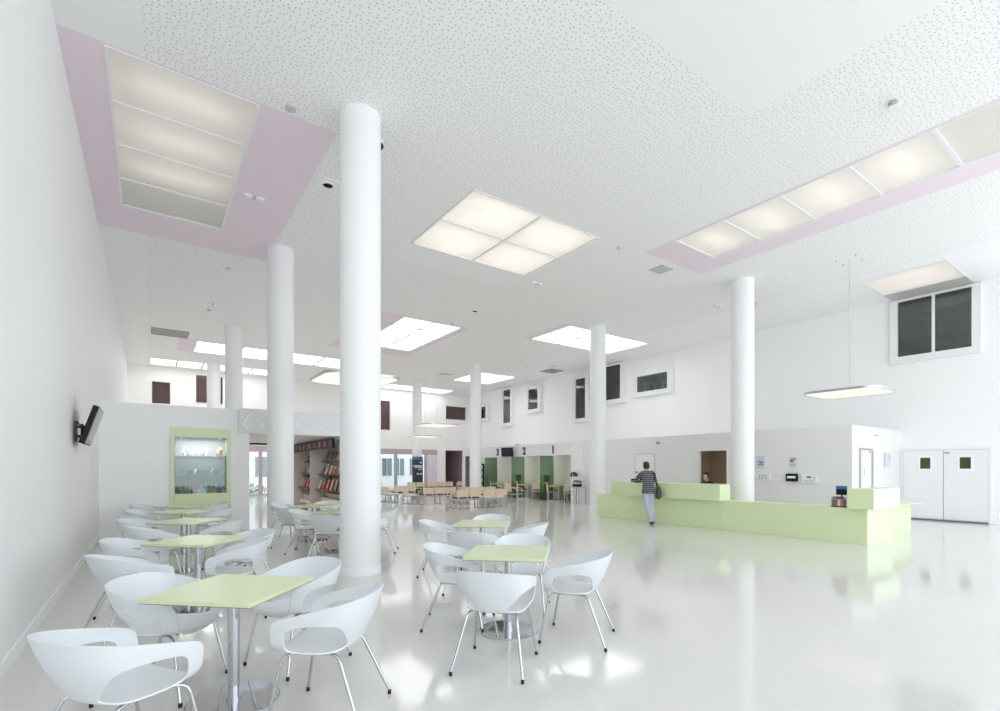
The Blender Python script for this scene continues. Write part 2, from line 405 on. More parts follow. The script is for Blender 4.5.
# dark passage right of the pilaster
p = MB(); x0, x1, y1 = 16.72, 18.29, YB + 3
p.m(1).quad((x0, YB, 0), (x0, y1, 0), (x0, y1, 2.8), (x0, YB, 2.8)).m(0).quad((x1, YB, 0), (x1, YB, 2.8), (x1, y1, 2.8), (x1, y1, 0))
p.m(2).quad((x0, y1, 0), (x1, y1, 0), (x1, y1, 2.8), (x0, y1, 2.8)).m(0).quad((x0, YB, 2.76), (x1, YB, 2.76), (x1, y1, 2.76), (x0, y1, 2.76)).m(0).box(x0, x1, YB, y1, -.05, 0)
o = p.build('wall_passage', [M['lilac'], M['lilac'], M['mauve']]); struct(o, 'mauve passage opening in the far right corner', 'wall')
o = MB().box(17.75, 17.98, YB + 2.9, YB + 2.93, 1.9, 2.28).build('wall_sign', M['orange']); tag(recenter(o, (17.86, YB + 2.93, 1.9)), 'small orange sign on the dark mauve passage wall', 'sign')

# low block with reception room and ticket booths
BX, BY0, BY1, BZ = 14.95, 5.2, 24.9, 2.65
bk = MB()
dw = (8.62, 9.60, 0, 2.08); wd = (11.36, 12.26, 0, 2.05); bo = (15.75, 23.2, 0, 2.09); sd = (23.95, 24.55, 0, 2.2)
panel_faces(bk, BY0, BY1, 0, BZ, [dw, bo, sd], lambda a, b: (BX, a, b))
bk.quad((BX, BY0, 0), (XR, BY0, 0), (XR, BY0, BZ), (BX, BY0, BZ)); bk.quad((BX, BY1, 0), (BX, BY1, BZ), (XR, BY1, BZ), (XR, BY1, 0)); bk.quad((BX, BY0, BZ), (XR, BY0, BZ), (XR, BY1, BZ), (BX, BY1, BZ))
# room behind the dark doorway
x1, y0, y1 = 17.2, 7.4, 10.6
bk.m(1).quad((BX + .01, y0, 0), (x1, y0, 0), (x1, y0, 2.5), (BX + .01, y0, 2.5)).quad((BX + .01, y1, 0), (BX + .01, y1, 2.5), (x1, y1, 2.5), (x1, y1, 0)).quad((x1, y0, 0), (x1, y1, 0), (x1, y1, 2.5), (x1, y0, 2.5)).quad((BX, y0, 2.5), (x1, y0, 2.5), (x1, y1, 2.5), (BX, y1, 2.5))
ra = bpy.data.lights.new('reception_room_lamp', 'AREA'); ra.shape = 'RECTANGLE'; ra.size = 1.0; ra.size_y = .5; ra.energy = 5; ra.color = (1, .86, .66)
rao = bpy.data.objects.new('reception_room_lamp', ra); COL.objects.link(rao); rao.location = (16.4, 9.0, 2.47)
ka = bpy.data.lights.new('kiosk_lamp', 'AREA'); ka.shape = 'RECTANGLE'; ka.size = .5; ka.size_y = 3.5; ka.energy = 12; ka.color = (1, .93, .85)
kao = bpy.data.objects.new('kiosk_lamp', ka); COL.objects.link(kao); kao.location = (3.2, 16.2, 2.38)
ba = bpy.data.lights.new('added_booth_fill', 'AREA'); ba.shape = 'RECTANGLE'; ba.size = .3; ba.size_y = 7.0; ba.energy = 16; ba.color = (1, .97, .92)  # unseen fill light without a fixture, added to brighten the booths
bao = bpy.data.objects.new('added_booth_fill', ba); COL.objects.link(bao); bao.location = (15.35, 19.5, 2.38)
# booth interiors: back wall, ceiling, end walls
xb = 16.5
bk.m(2).quad((xb, 15.5, 0), (xb, 23.4, 0), (xb, 23.4, BZ), (xb, 15.5, BZ)).quad((BX, 15.75, 0), (xb, 15.75, 0), (xb, 15.75, 2.4), (BX, 15.75, 2.4)).quad((BX, 23.2, 0), (BX, 23.2, 2.4), (xb, 23.2, 2.4), (xb, 23.2, 0)).quad((BX, 15.5, 2.4), (xb, 15.5, 2.4), (xb, 23.4, 2.4), (BX, 23.4, 2.4))
for yy in (17.76, 20.0, 22.45): bk.m(0).box(15.72, xb, yy - .04, yy + .04, 0, 2.4)
bk.m(2).quad((BX + .3, 23.9, 0), (BX + .3, 24.6, 0), (BX + .3, 24.6, 2.25), (BX + .3, 23.9, 2.25))
o = bk.build('wall_reception', [mat('light_grey_paint', (.81, .805, .805), .55), M['brownroom'], cm((.72, .72, .71), .6)]); struct(o, 'low white block holding the reception room and ticket booths', 'wall')
o = MB().box(BX - .03, BX, 14.95, 15.7, 0, 2.66).build('trim_2', M['frame']); struct(recenter(o, (BX, 15.3, 0)), 'plain white end panel beside booth number one', 'panel')
# dark doorway frame + plain door
e = sempty('door_1', 'open doorway with dark brown room behind the reception counter', 'door', (BX, 9.11, 0))
f = MB(); f.box(-.03, .12, -.55, -.49, 0, 2.14).box(-.03, .12, .49, .55, 0, 2.14).box(-.03, .12, -.49, .49, 2.08, 2.14); f.build('door_frame', M['frame'], e)
e = sempty('door_2', 'flush white door with paper notice left of the brown doorway', 'door', (BX, 11.81, 0))
MB().box(-.02, 0, -.42, .42, .01, 2.02).build('door_leaf', M['frame'], e, bevel=.004)
f = MB(); f.box(-.012, 0, -.46, -.43, 0, 2.03).box(-.012, 0, .43, .46, 0, 2.03).box(-.012, 0, -.46, .46, 2.03, 2.06); f.build('door_frame', cm((.62, .62, .62), .5), e)
MB().loft([(-.02, -.33, 1.0), (-.07, -.33, 1.0), (-.07, -.22, 1.0)], .011).build('door_handle', M['steel'], e)
MB().box(-.025, -.02, .3, .42, 1.33, 1.40).build('door_plate', M['ink'], e)
# door in the block's end face
e = sempty('door_3', 'white side door with grey frame in the end of the reception block', 'door', (15.84, BY0, 0))
MB().box(-.36, .36, -.03, 0, .01, 2.0).build('door_leaf', M['frame'], e, bevel=.004)
f = MB(); f.box(-.42, -.37, -.035, 0, 0, 2.0).box(.37, .44, -.05, 0, 0, 2.0).box(-.42, .44, -.04, 0, 2.0, 2.05); f.build('door_frame', M['steel'], e)
MB().box(-.2, -.15, -.04, -.03, 1.3, 1.52).build('push_plate', M['palegrille'], e)
MB().box(.16, .26, -.036, -.03, 1.93, 1.97).build('door_mark', M['red'], e)
MB().loft([(.27, -.03, 1.02), (.27, -.08, 1.02), (.17, -.08, 1.02)], .011).build('door_handle', M['steel'], e)
o = MB().box(17.2, 17.62, BY0 - .05, BY0, 1.55, 1.97).m(1).box(17.28, 17.42, BY0 - .052, BY0 - .05, 1.82, 1.9).m(2).box(17.45, 17.56, BY0 - .052, BY0 - .05, 1.8, 1.88).m(3).box(17.28, 17.56, BY0 - .052, BY0 - .05, 1.7, 1.715).box(17.28, 17.52, BY0 - .052, BY0 - .05, 1.65, 1.663).build('notice_board', [M['paper'], cm((.8, .65, .4)), cm((.25, .5, .85)), cm((.5, .55, .65))])
tag(recenter(o, (17.41, BY0, 1.55)), 'slim white notice panel on the end wall by the side door', 'notice')

# double door in the right wall
e = sempty('door_4', 'white double door with two small square windows at far right', 'door', (XR, 4.19, 0))
for s, nm in ((-1, 'a'), (1, 'b')):
    y0, y1 = (s * .92, s * .006) if s < 0 else (s * .006, s * .92)
    lf = MB().box(-.03, 0, y0, y1, .035, 2.03).build('door_leaf', M['frame'], e, bevel=.004)
    yc = -.47 if s < 0 else .40
    MB().box(-.04, -.03, yc - .17, yc + .17, 1.44, 1.87).build('window_surround', M['lettering'], lf)
    MB().box(-.046, -.04, yc - .115, yc + .115, 1.50, 1.82).build('vision_pane', M['olive'], lf)
    MB().box(-.036, -.03, y0, y1, .03, .055).build('kick_strip', M['steel'], lf)
f = MB(); f.box(-.02, 0, -.99, -.935, 0, 2.035).box(-.02, 0, .935, .99, 0, 2.035).box(-.02, 0, -.99, .99, 2.035, 2.09); f.build('door_frame', M['frame'], e)
g = MB(); g.box(-.012, -.001, -.94, .94, 2.028, 2.04).box(-.012, -.001, -.006, .006, 0, 2.03); g.build('shadow_gap', M['dline'], e)
MB().box(-.05, -.0305, -.93, .93, .002, .028).build('threshold', cm((.12, .12, .11), .4), e)
MB().box(-.036, -.03, -.14, -.02, 1.935, 1.965).build('red_plate', M['red'], e)

# ------------------------------------------------------------------ columns
COLS = [(2.5, 7.03, 'nearest round white column between the two groups of tables'), (2.5, 12.4, 'round white column standing just in front of the kiosk sign'), (2.5, 20.25, 'white column rising behind the kiosk, left of two'),
        (2.5, 27.2, 'farthest left white column, under the far strip light'), (13.17, 7.15, 'round white column rising behind the reception counter'), (13.22, 12.52, 'round white column at the left end of the reception counter'),
        (13.3, 20.85, 'round white column beside the ticket booths'), (13.2, 27.3, 'far white column behind the navy totem')]
proto = None
for x, y, lab in COLS:
    if proto is None:
        proto = thing('round_column', lab, 'column', (x, y, 0), 0, 'round white columns')
        MB().lathe([(.288, 0), (.288, H)], 48).build('shaft', M['column'], proto)
        MB().lathe([(.295, 0), (.295, .11), (.289, .118)], 48).build('plinth', M['column'], proto)
    else: dup(proto, (x, y, 0), 0, lab)

# ------------------------------------------------------------------ ceiling light panels
def light_panel(key, nx, ny, label, mode, bar=.03, rec=.0, tubedir='x', tube=None, group=None, bars_col=None, sill=None):
    x0, x1, y0, y1 = PANES[key]; cx, cy = (x0 + x1) / 2, (y0 + y1) / 2
    t = thing('ceiling_light', label, 'ceiling light', (cx, cy, H), 0, 'ceiling light panels')
    hx, hy = (x1 - x0) / 2, (y1 - y0) / 2; fw = .035
    f = MB(); zb, zt = -.012, .03 + rec
    f.box(-hx, -hx + fw, -hy, hy, zb, zt).box(hx - fw, hx, -hy, hy, zb, zt).box(-hx + fw, hx - fw, -hy, -hy + fw, zb, zt).box(-hx + fw, hx - fw, hy - fw, hy, zb, zt)
    f.build('light_frame', M['frame'] if mode != 'day' else cm((.80, .80, .82), .5), t)
    z0 = rec
    for i in range(1, nx):
        x = -hx + 2 * hx * i / nx; MB().box(x - bar / 2, x + bar / 2, -hy + fw, hy - fw, z0 - .008, z0 + .025).build('divider_bar', bars_col or M['frame'], t)
    for j in range(1, ny):
        y = -hy + 2 * hy * j / ny; MB().box(-hx + fw, hx - fw, y - bar / 2, y + bar / 2, z0 - .006, z0 + .024).build('divider_bar', bars_col or M['frame'], t)
    mt = M['daylight'] if mode == 'day' else M['opal']
    for i in range(nx):
        for j in range(ny):
            a0 = -hx + 2 * hx * i / nx; a1 = -hx + 2 * hx * (i + 1) / nx; b0 = -hy + 2 * hy * j / ny; b1 = -hy + 2 * hy * (j + 1) / ny
            MB().add([(a0, b0, z0 + .02), (a0, b1, z0 + .02), (a1, b1, z0 + .02), (a1, b0, z0 + .02)], [(0, 1, 2, 3)]).build('diffuser', mt, t)
    if mode != 'day':
        d = .42 + rec; h = MB()
        h.quad((-hx, -hy, 0), (-hx, hy, 0), (-hx, hy, d), (-hx, -hy, d)).quad((hx, -hy, 0), (hx, -hy, d), (hx, hy, d), (hx, hy, 0)).quad((-hx, -hy, 0), (-hx, -hy, d), (hx, -hy, d), (hx, -hy, 0)).quad((-hx, hy, 0), (hx, hy, 0), (hx, hy, d), (-hx, hy, d)).quad((-hx, -hy, d), (-hx, hy, d), (hx, hy, d), (hx, -hy, d))
        h.build('lamp_housing', M['white'], t)
        for (ax, ay, bx, by) in tube:
            MB().loft([(ax, ay, z0 + .33), (bx, by, z0 + .33)], .02, 6).build('lamp_tube', M['tube'] if mode == 'lit' else M['tubedim'], t)
    return t
tb = [(-.62, -2.23 + 4.46 * (j + .5) / 4, .62, -2.23 + 4.46 * (j + .5) / 4) for j in range(0, 3)]
light_panel('S1', 1, 4, 'large dim four-panel ceiling light in the pink field above the left tables', 'dim', tube=tb, bar=.035)
s2t = []
for i in (-.83, .83):
    for j in (-.95, -.4, .4, .95): s2t.append((i - .68, j, i + .68, j))
light_panel('S2', 2, 2, 'warm four-panel ceiling light right of the nearest column', 'lit', tube=s2t, bar=.045)
light_panel('S3', 2, 4, 'bright white ceiling light in a pink field just right of the nearest column', 'day', bar=.06, bars_col=M['barcol'])
light_panel('S4', 3, 2, 'bright white ceiling light around the column by the counter end', 'day', bar=.06, bars_col=M['barcol'])
light_panel('S5', 2, 2, 'small bright ceiling light behind the column by the booths', 'day', bar=.07, bars_col=M['barcol'])
n6 = 8.98 / 8
s6t = [(-.6, -4.49 + n6 * (j + .5) + q, .6, -4.49 + n6 * (j + .5) + q) for j in range(0, 8) if j not in (3,) for q in (0,)]
light_panel('S6', 1, 8, 'long row of warm ceiling panels in the pink strip at upper right', 'lit', tube=s6t, bar=.05)
light_panel('S7', 1, 1, 'warm ceiling light directly above the two-pane window at right', 'dim', tube=[(-.35, -.7, -.35, .7), (.45, -.7, .45, .7)])
light_panel('S8', 4, 2, 'long white strip light above the kiosk, nearer of two', 'day', bar=.08, bars_col=M['barcol'])
light_panel('S9', 5, 1, 'long white strip light at the far left end, farther of two', 'day', bar=.08, bars_col=M['barcol'])
light_panel('S10', 4, 1, 'low white strip light near the far wall, right of the nearest column', 'day', bar=.08, bars_col=M['barcol'])
# sloping reveal between panel S7 and the window head
o = MB().box(17.7, XR - .11, 3.53, 5.34, H - .02, H - .002).build('light_reveal', cm((.55, .53, .50), .4)); tag(recenter(o, (18.1, 4.43, H)), 'grey reveal strip between the ceiling light and the window at right', 'reveal strip')

# ------------------------------------------------------------------ pendants
def rrect(a, b, r, n=6):
    out = []
    for cx, cy, s in ((a - r, b - r, 0), (-a + r, b - r, 1), (-a + r, -b + r, 2), (a - r, -b + r, 3)):
        for k in range(n + 1):
            t = PI / 2 * (s + k / n); out.append((cx + r * math.cos(t), cy + r * math.sin(t)))
    return out
def pendant(x, y, z, label, rz=0, s=.8):
    t = thing('pendant_light', label, 'pendant light', (x, y, z), rz, 'flat square pendant lights')
    po = rrect(s, s, .32); pi_ = rrect(s - .03, s - .03, .30); n = len(po)
    MB().prism(pi_, -.012, .012).build('diffuser', M['pendant'], t)
    r = MB()
    vs = [(x_, y_, -.02) for x_, y_ in po] + [(x_, y_, .03) for x_, y_ in po] + [(x_, y_, -.02) for x_, y_ in pi_] + [(x_, y_, .03) for x_, y_ in pi_]
    fs = []
    for i in range(n):
        j = (i + 1) % n
        fs += [(i, j, n + j, n + i), (2 * n + j, 2 * n + i, 3 * n + i, 3 * n + j), (n + i, n + j, 3 * n + j, 3 * n + i), (j, i, 2 * n + i, 2 * n + j)]
    r.add(vs, fs); r.build('rim', M['steel'], t)
    MB().prism(rrect(s - .06, s - .06, .28), .0125, .035).build('top_tray', M['frame'], t)
    c = MB(); c.loft([(.0, .0, .03), (.02, 0, .5), (.0, 0, 1.2), (0, 0, H - z - .01)], .009, 6); c.build('power_cable', M['palegrille'], t)
    for sx in (-1, 1):
        for sy in (-1, 1): MB().loft([(sx * .2, sy * .2, .03), (sx * .2, sy * .2, H - z - .005)], .0011, 4).build('suspension_wire', M['lettering'], t)
    for sx in (-1, 1):
        for sy in (-1, 1): MB().lathe([(.018, H - z - .03), (.018, H - z)], 8, (sx * .2, sy * .2, 0)).build('ceiling_fixing', M['palegrille'], t)
    return t
pendant(13.98, 4.92, 3.36, 'flat square pendant lamp hanging over the reception counter')
pendant(3.6, 10.5, 3.42, 'flat square pendant lamp half hidden behind the nearest column')
pendant(10.0, 18.8, 3.34, 'flat pendant lamp hanging over the benches, nearer and higher of two')
pendant(13.3, 26.4, 3.38, 'flat pendant lamp in front of the far column, farther and lower of two')

# ------------------------------------------------------------------ small ceiling fittings
def small(name, mb, mats, label, cat, loc, rz=0, group=None):
    o = mb.build(name, mats, loc=loc, rotz=rz); return tag(o, label, cat, group)
def detector(x, y, label): small('smoke_detector', MB().lathe([(.055, 0), (.055, -.02), (.035, -.045), (.0, -.05)], 16), M['palegrille'], label, 'smoke detector', (x, y, H), 0, 'ceiling detectors')
detector(1.63, 14.29, 'smoke detector on the ceiling below the pink field at left'); detector(1.56, 18.4, 'smoke detector beside the slim emergency light near the kiosk')
detector(8.84, 7.71, 'smoke detector just right of the warm four-panel ceiling light'); detector(8.74, 15.2, 'smoke detector left of the round downlight near the bright panel')
detector(15.3, 7.9, 'smoke detector on the ceiling right of the counter column'); detector(15.6, 19.6, 'small detector by the far ceiling grille'); 
def emlight(x, y, rz, label):
    t = thing('emergency_light', label, 'emergency light', (x, y, H), rz, 'slim emergency lights')
    MB().box(-.17, .17, -.045, .045, -.05, 0).build('housing', M['frame'], t, bevel=.008)
    MB().box(-.03, .03, -.047, .047, -.054, -.015).build('lens', M['steel'], t)
emlight(1.6, 10.22, 0, 'slim emergency light on the pink ceiling field'); emlight(1.6, 17.6, 0, 'slim emergency light on the white ceiling above the kiosk')
emlight(8.69, 10.5, 0, 'slim emergency light below the warm four-panel light'); emlight(14.6, 8.7, 0, 'slim emergency light left of the counter column top')
emlight(8.6, 21.6, 0, 'slim emergency light below the pink-bordered bright panel'); emlight(16.4, 18.6, 0, 'slim emergency light above the ceiling grille by the booths')
t = thing('ceiling_speaker', 'white box fitting on the perforated ceiling at upper right', 'ceiling fitting', (8.45, 2.45, H), .3)
MB().lathe([(.05, 0), (.05, -.03), (.03, -.05)], 16).build('base', M['steel'], t)
MB().box(-.035, .035, -.09, .05, -.12, -.05).build('body', M['frame'], t, bevel=.015)
t = thing('ceiling_fitting', 'small dark fitting at the top edge of the picture in the smooth ceiling', 'ceiling fitting', (6.3, 1.72, H))
MB().lathe([(.05, 0), (.05, -.04), (.0, -.06)], 14).build('body', M['steel'], t)
t = thing('dome_camera', 'small black dome camera beside the top of the nearest column', 'camera', (2.93, 7.36, H))
MB().lathe([(.05, 0), (.05, -.05)], 14).build('stem', M['frame'], t); MB().ball((0, 0, -.085), .055, 14, 9).build('dome', M['black'], t)
t = thing('downlight', 'recessed round downlight left of the nearest column, on the perforated ceiling', 'downlight', (2.62, 9.05, H), 0, 'round downlights')
MB().box(-.22, .22, -.22, .22, -.008, 0).build('plate', M['smooth'], t); MB().lathe([(.12, -.006), (.12, -.022), (.09, -.024), (.085, -.008)], 24).build('ring', M['frame'], t); MB().lathe([(.085, -.009), (.0, -.009)], 24).build('lens', M['black'], t)
dup(t, (8.62, 13.56, H), 0, 'round downlight above the bright pink-bordered ceiling light')
t2 = thing('downlight', 'small round fitting at the edge of the pink field left of the column', 'downlight', (1.63, 7.42, H), 0, 'round downlights')
MB().lathe([(.07, 0), (.07, -.025), (.05, -.03)], 20).build('ring', M['palegrille'], t2)
def grille(x, y, sx, sy, m, label, n=9):
    t = thing('air_grille', label, 'air grille', (x, y, H), 0, 'ceiling air grilles'); f = MB(); a, b = sx / 2, sy / 2
    f.box(-a, a, -b, -b + .03, -.015, 0).box(-a, a, b - .03, b, -.015, 0).box(-a, -a + .03, -b, b, -.015, 0).box(a - .03, a, -b, b, -.015, 0); f.build('rim', m, t)
    s = MB(); 
    for i in range(n):
        y_ = -b + .05 + (sy - .1) * i / (n - 1); s.box(-a + .03, a - .03, y_ - .02, y_ + .02, -.012, -.002)
    s.build('slats', m, t)
grille(.63, 22.4, 1.18, 1.1, M['grille'], 'dark rectangular air grille on the ceiling above the kiosk')
grille(10.7, 7.95, .45, .4, M['palegrille'], 'pale square air grille beside the end of the pink strip')
grille(17.25, 19.6, .9, .9, M['grille'], 'grey square air grille above the small framed windows')
small('ceiling_hatch', MB().box(-.35, .35, -.2, .2, -.01, 0), M['palegrille'], 'pale hatch plate left of the column by the booths, near the ceiling light', 'hatch', (13.1, 23.6, H))

# ------------------------------------------------------------------ wall monitor on the left
t = thing('wall_monitor', 'black wall-mounted monitor tilted down from the left wall', 'monitor', (XL, 9.4, 2.1))
mx = Matrix.Translation((.20, 0, .03)) @ Matrix.Rotation(math.radians(17), 4, 'Y')
MB().box(-.05, .02, -.42, .42, -.28, .28, mx).build('casing', M['black'], t, bevel=.012)
MB().box(.0201, .025, -.40, .40, -.265, .265, mx).build('bezel', cm((.42, .42, .45), .35), t)
MB().box(.0251, .027, -.36, .36, -.2, .235, mx).build('screen', M['screen'], t)
b = MB(); b.box(0, .02, -.1, .1, -.2, .1).box(.0, .09, -.02, .02, -.14, -.10).box(0, .09, -.02, .02, .0, .04); b.loft([(.08, -.03, -.12), (.08, -.03, .06)], .018, 8); b.loft([(.08, 0, 0), (.15, 0, .03)], .03, 8); b.build('bracket', cm((.05, .055, .07), .4), t)
MB().loft([(.02, .02, .1), (.06, .03, .02), (.1, .02, -.1), (.12, 0, -.02)], .008, 6).build('cable', M['black'], t)

# ------------------------------------------------------------------ kiosk
KY = 13.6
k = MB(); vit = (.47, 1.52, .92, 2.24); kop = (2.02, 4.36, 0, 2.38)
panel_faces(k, XL, 5.0, 0, 2.96, [vit, kop], lambda a, b: (a, KY, b))
k.quad((XL, KY, 2.96), (5.0, KY, 2.96), (5.0, 19.4, 2.96), (XL, 19.4, 2.96)).quad((5.0, KY, 0), (5.0, 19.4, 0), (5.0, 19.4, 2.96), (5.0, KY, 2.96))
k.quad((2.02, KY, 2.40), (2.02, 19.4, 2.40), (4.95, 19.4, 2.40), (4.95, KY, 2.40)).quad((2.02, KY, 0), (2.02, 19.4, 0), (2.02, 19.4, 2.4), (2.02, KY, 2.4)).quad((4.95, KY, 0), (4.95, KY, 2.4), (4.95, 19.4, 2.4), (4.95, 19.4, 0))
k.quad((XL, 19.4, 0), (XL, 19.4, 2.96), (2.02, 19.4, 2.96), (2.02, 19.4, 0))
k.box(2.02, 5.0, 19.3, 19.4, 2.4, 2.96)
k.box(4.36, 4.95, KY + .001, KY + .12, 0, 2.4)
o = k.build('wall_kiosk', M['white']); struct(o, 'low white kiosk block across the left side of the hall', 'wall')
o = MB().box(2.05, 4.2, 19.2, 19.3, 2.34, 2.40).build('trim_3', M['black']); struct(recenter(o, (3.1, 19.3, 2.34)), 'dark track at the rear of the kiosk opening', 'track')
o = MB().box(4.3, 4.36, KY - .04, KY + .02, 0, 2.38).build('trim_4', M['alu']); struct(recenter(o, (4.33, KY, 0)), 'slim grey jamb at the right edge of the kiosk opening', 'jamb')
# sign
t = thing('kiosk_sign', 'frosted sign panel with pale lettering over the kiosk opening', 'sign', (3.3, KY - .05, 2.39))
MB().box(-1.52, 1.62, 0, .02, 0, .60).build('panel', M['frost'], t, bevel=.003)
for x in (-1.4, 0.35, 1.5):
    for z in (.07, .53): MB().loft([(x, .02, z), (x, .05, z)], .015, 8).build('standoff', M['steel'], t)
for ch_, xx in (('&', -.14), ('C', .23), ('O', .41), ('M', .61), ('P', .83), ('A', 1.0)): text_mesh('lettering', ch_, .215, M['lettering'], .004, 0, face_mx((xx, -.006, .205), (1, 0, 0), (0, 0, 1)), t)
c = MB(); P = [(-.93, -.008, .50), (-1.03, -.008, .535)]
for i in range(20):
    a = math.radians(62 + i * 12.5); P.append((-1.22 + .17 * math.cos(a) + .10 * math.sin(a), -.008, .31 + .22 * math.sin(a)))
c.loft(P, [.008 + .018 * math.sin(PI * i / (len(P) - 1)) for i in range(len(P))], 8); c.build('script_letter', M['lettering'], t)
text_mesh('lettering', 'a', .30, M['lettering'], .004, .3, face_mx((-1.02, -.006, .12), (1, 0, 0), (0, 0, 1)), t)
# vitrine
t = thing('display_cabinet', 'lime framed glass display cabinet set in the kiosk wall', 'display cabinet', (1.0, KY, 0))
f = MB(); f.box(-.61, -.53, -.05, 0, .30, 2.46).box(.52, .61, -.05, 0, .30, 2.46).box(-.53, .52, -.05, 0, 2.24, 2.46).box(-.53, .52, -.05, 0, .30, .92); f.build('frame', M['lime'], t, bevel=.004)
b = MB(); b.quad((-.53, .45, .92), (.52, .45, .92), (.52, .45, 2.24), (-.53, .45, 2.24)).quad((-.53, 0, .92), (-.53, .45, .92), (-.53, .45, 2.24), (-.53, 0, 2.24)).quad((.52, 0, .92), (.52, 0, 2.24), (.52, .45, 2.24), (.52, .45, .92)).quad((-.53, 0, 2.24), (-.53, .45, 2.24), (.52, .45, 2.24), (.52, 0, 2.24)).quad((-.53, 0, .92), (.52, 0, .92), (.52, .45, .92), (-.53, .45, .92))
b.build('interior', mat('mirror_back', (.20, .21, .23), .35), t)
for z in (1.36, 1.80): MB().box(-.53, .52, .03, .44, z - .006, z + .006).build('glass_shelf', M['glass'], t)
MB().box(-.53, .52, -.012, -.006, .92, 2.24).build('pane', M['glass'], t)
for x in (-.40, .40): MB().lathe([(.035, 0), (.035, -.02)], 12, (x, .2, 2.24)).build('spotlight', M['lettering'], t)
palet = [(.35, .05, .28), (.05, .45, .50), (.30, .55, .15), (.60, .12, .35), (.55, .52, .50), (.12, .55, .58), (.45, .40, .42), (.70, .45, .10), (.30, .10, .35), (.62, .62, .60)]
names = ['plum', 'teal', 'leaf green', 'pink', 'pale grey', 'turquoise', 'grey', 'yellow', 'purple', 'white']
def ornament(x, y, z, kind, col, s, label, group, tall=1.0):
    mb = MB(); mats = [cm(col, .4)]
    if kind == 'cup':
        mb.lathe([(.0, 0), (.6 * s, 0), (.85 * s, .5 * s), (s, 1.4 * s), (.93 * s, 1.4 * s), (.78 * s, .5 * s), (.0, .12 * s)], 12)
        mb.loft([(s * .85, 0, .4 * s), (1.5 * s, 0, .55 * s), (1.5 * s, 0, 1.0 * s), (s * .95, 0, 1.15 * s)], .12 * s, 6)
    elif kind == 'bowl':
        mb.lathe([(.0, 0), (.5 * s, 0), (.5 * s, .15 * s), (1.2 * s, .8 * s), (1.1 * s, .8 * s), (.4 * s, .25 * s), (0, .22 * s)], 14)
    elif kind == 'plush':
        mb.ball((0, 0, .75 * s), (.8 * s, .65 * s, .75 * s)); mb.ball((.55 * s, 0, 1.5 * s), .55 * s); mb.ball((.35 * s, .3 * s, 2.0 * s), .18 * s); mb.ball((.35 * s, -.3 * s, 2.0 * s), .18 * s)
        for sx in (-.5, .5):
            for sy in (-.35, .35): mb.loft([(sx * s, sy * s, .6 * s), (sx * 1.1 * s, sy * s, 0)], .22 * s, 8)
    else:
        mb.lathe([(.0, 0), (.55 * s, 0), (.9 * s, .7 * s), (.35 * s, 1.6 * s), (.5 * s, 1.9 * s), (.4 * s, 1.9 * s), (.0, 1.2 * s)], 12)
    mb.v = [(a, b, c * tall) for a, b, c in mb.v]
    o = mb.build({'cup': 'cup', 'bowl': 'bowl', 'plush': 'plush_toy', 'vase': 'vase'}[kind], mats, loc=(x, y, z), rotz=random.uniform(-1, 1))
    return tag(o, label, {'cup': 'cup', 'bowl': 'bowl', 'plush': 'plush toy', 'vase': 'vase'}[kind], group)
ordn = ['first', 'second', 'third', 'fourth', 'fifth', 'sixth', 'seventh', 'eighth', 'ninth', 'tenth', 'eleventh', 'twelfth']
for i in range(10):
    c = i % 10; ornament(.545 + i * .102, KY + .10 + .05 * (i % 2), .922, 'cup', palet[c], .034, '%s cup on the cabinet floor, %s of the front row from the left' % (names[c], ordn[i]), 'cups on the cabinet floor', 2.0)
for i in range(9):
    c = (i * 3 + 4) % 10; ornament(.59 + i * .105, KY + .27, .922, 'vase', palet[c], .05, '%s vase on the cabinet floor, %s of the rear row from the left' % (names[c], ordn[i]), 'vases on the cabinet floor', 2.4)
br = [(.30, .22, .15), (.42, .36, .28), (.22, .17, .13), (.55, .50, .45), (.34, .25, .20)]; brn = ['brown', 'tan', 'dark brown', 'beige', 'chestnut']
for i in range(9):
    ornament(.55 + i * .112, KY + .16 + .06 * (i % 2), 1.368, 'bowl' if i % 3 else 'plush', br[i % 5], .044, '%s ornament on the middle cabinet shelf, %s from the left' % (brn[i % 5], ordn[i]), 'ornaments on the middle shelf', 2.6 if i % 3 else 1.5)
gr = [(.45, .46, .48), (.30, .30, .32), (.60, .60, .62)]; grn = ['grey', 'dark grey', 'silver']
for i in range(6):
    ornament(.66 + i * .095, KY + .2, 1.808, 'vase' if i % 2 else 'plush', gr[i % 3], .05, '%s ornament on the top cabinet shelf, %s from the left' % (grn[i % 3], ordn[i]), 'ornaments on the top shelf', 1.9)
ornament(1.38, KY + .2, 1.808, 'plush', (.34, .14, .05), .095, 'large rust brown plush toy at the right of the top cabinet shelf', 'ornaments on the top shelf')
va = bpy.data.lights.new('cabinet_lamp', 'AREA'); va.shape = 'RECTANGLE'; va.size = .9; va.size_y = .1; va.energy = 14; va.color = (1, .96, .9)
vao = bpy.data.objects.new('cabinet_lamp', va); COL.objects.link(vao); vao.location = (1.0, KY + .08, 2.21)
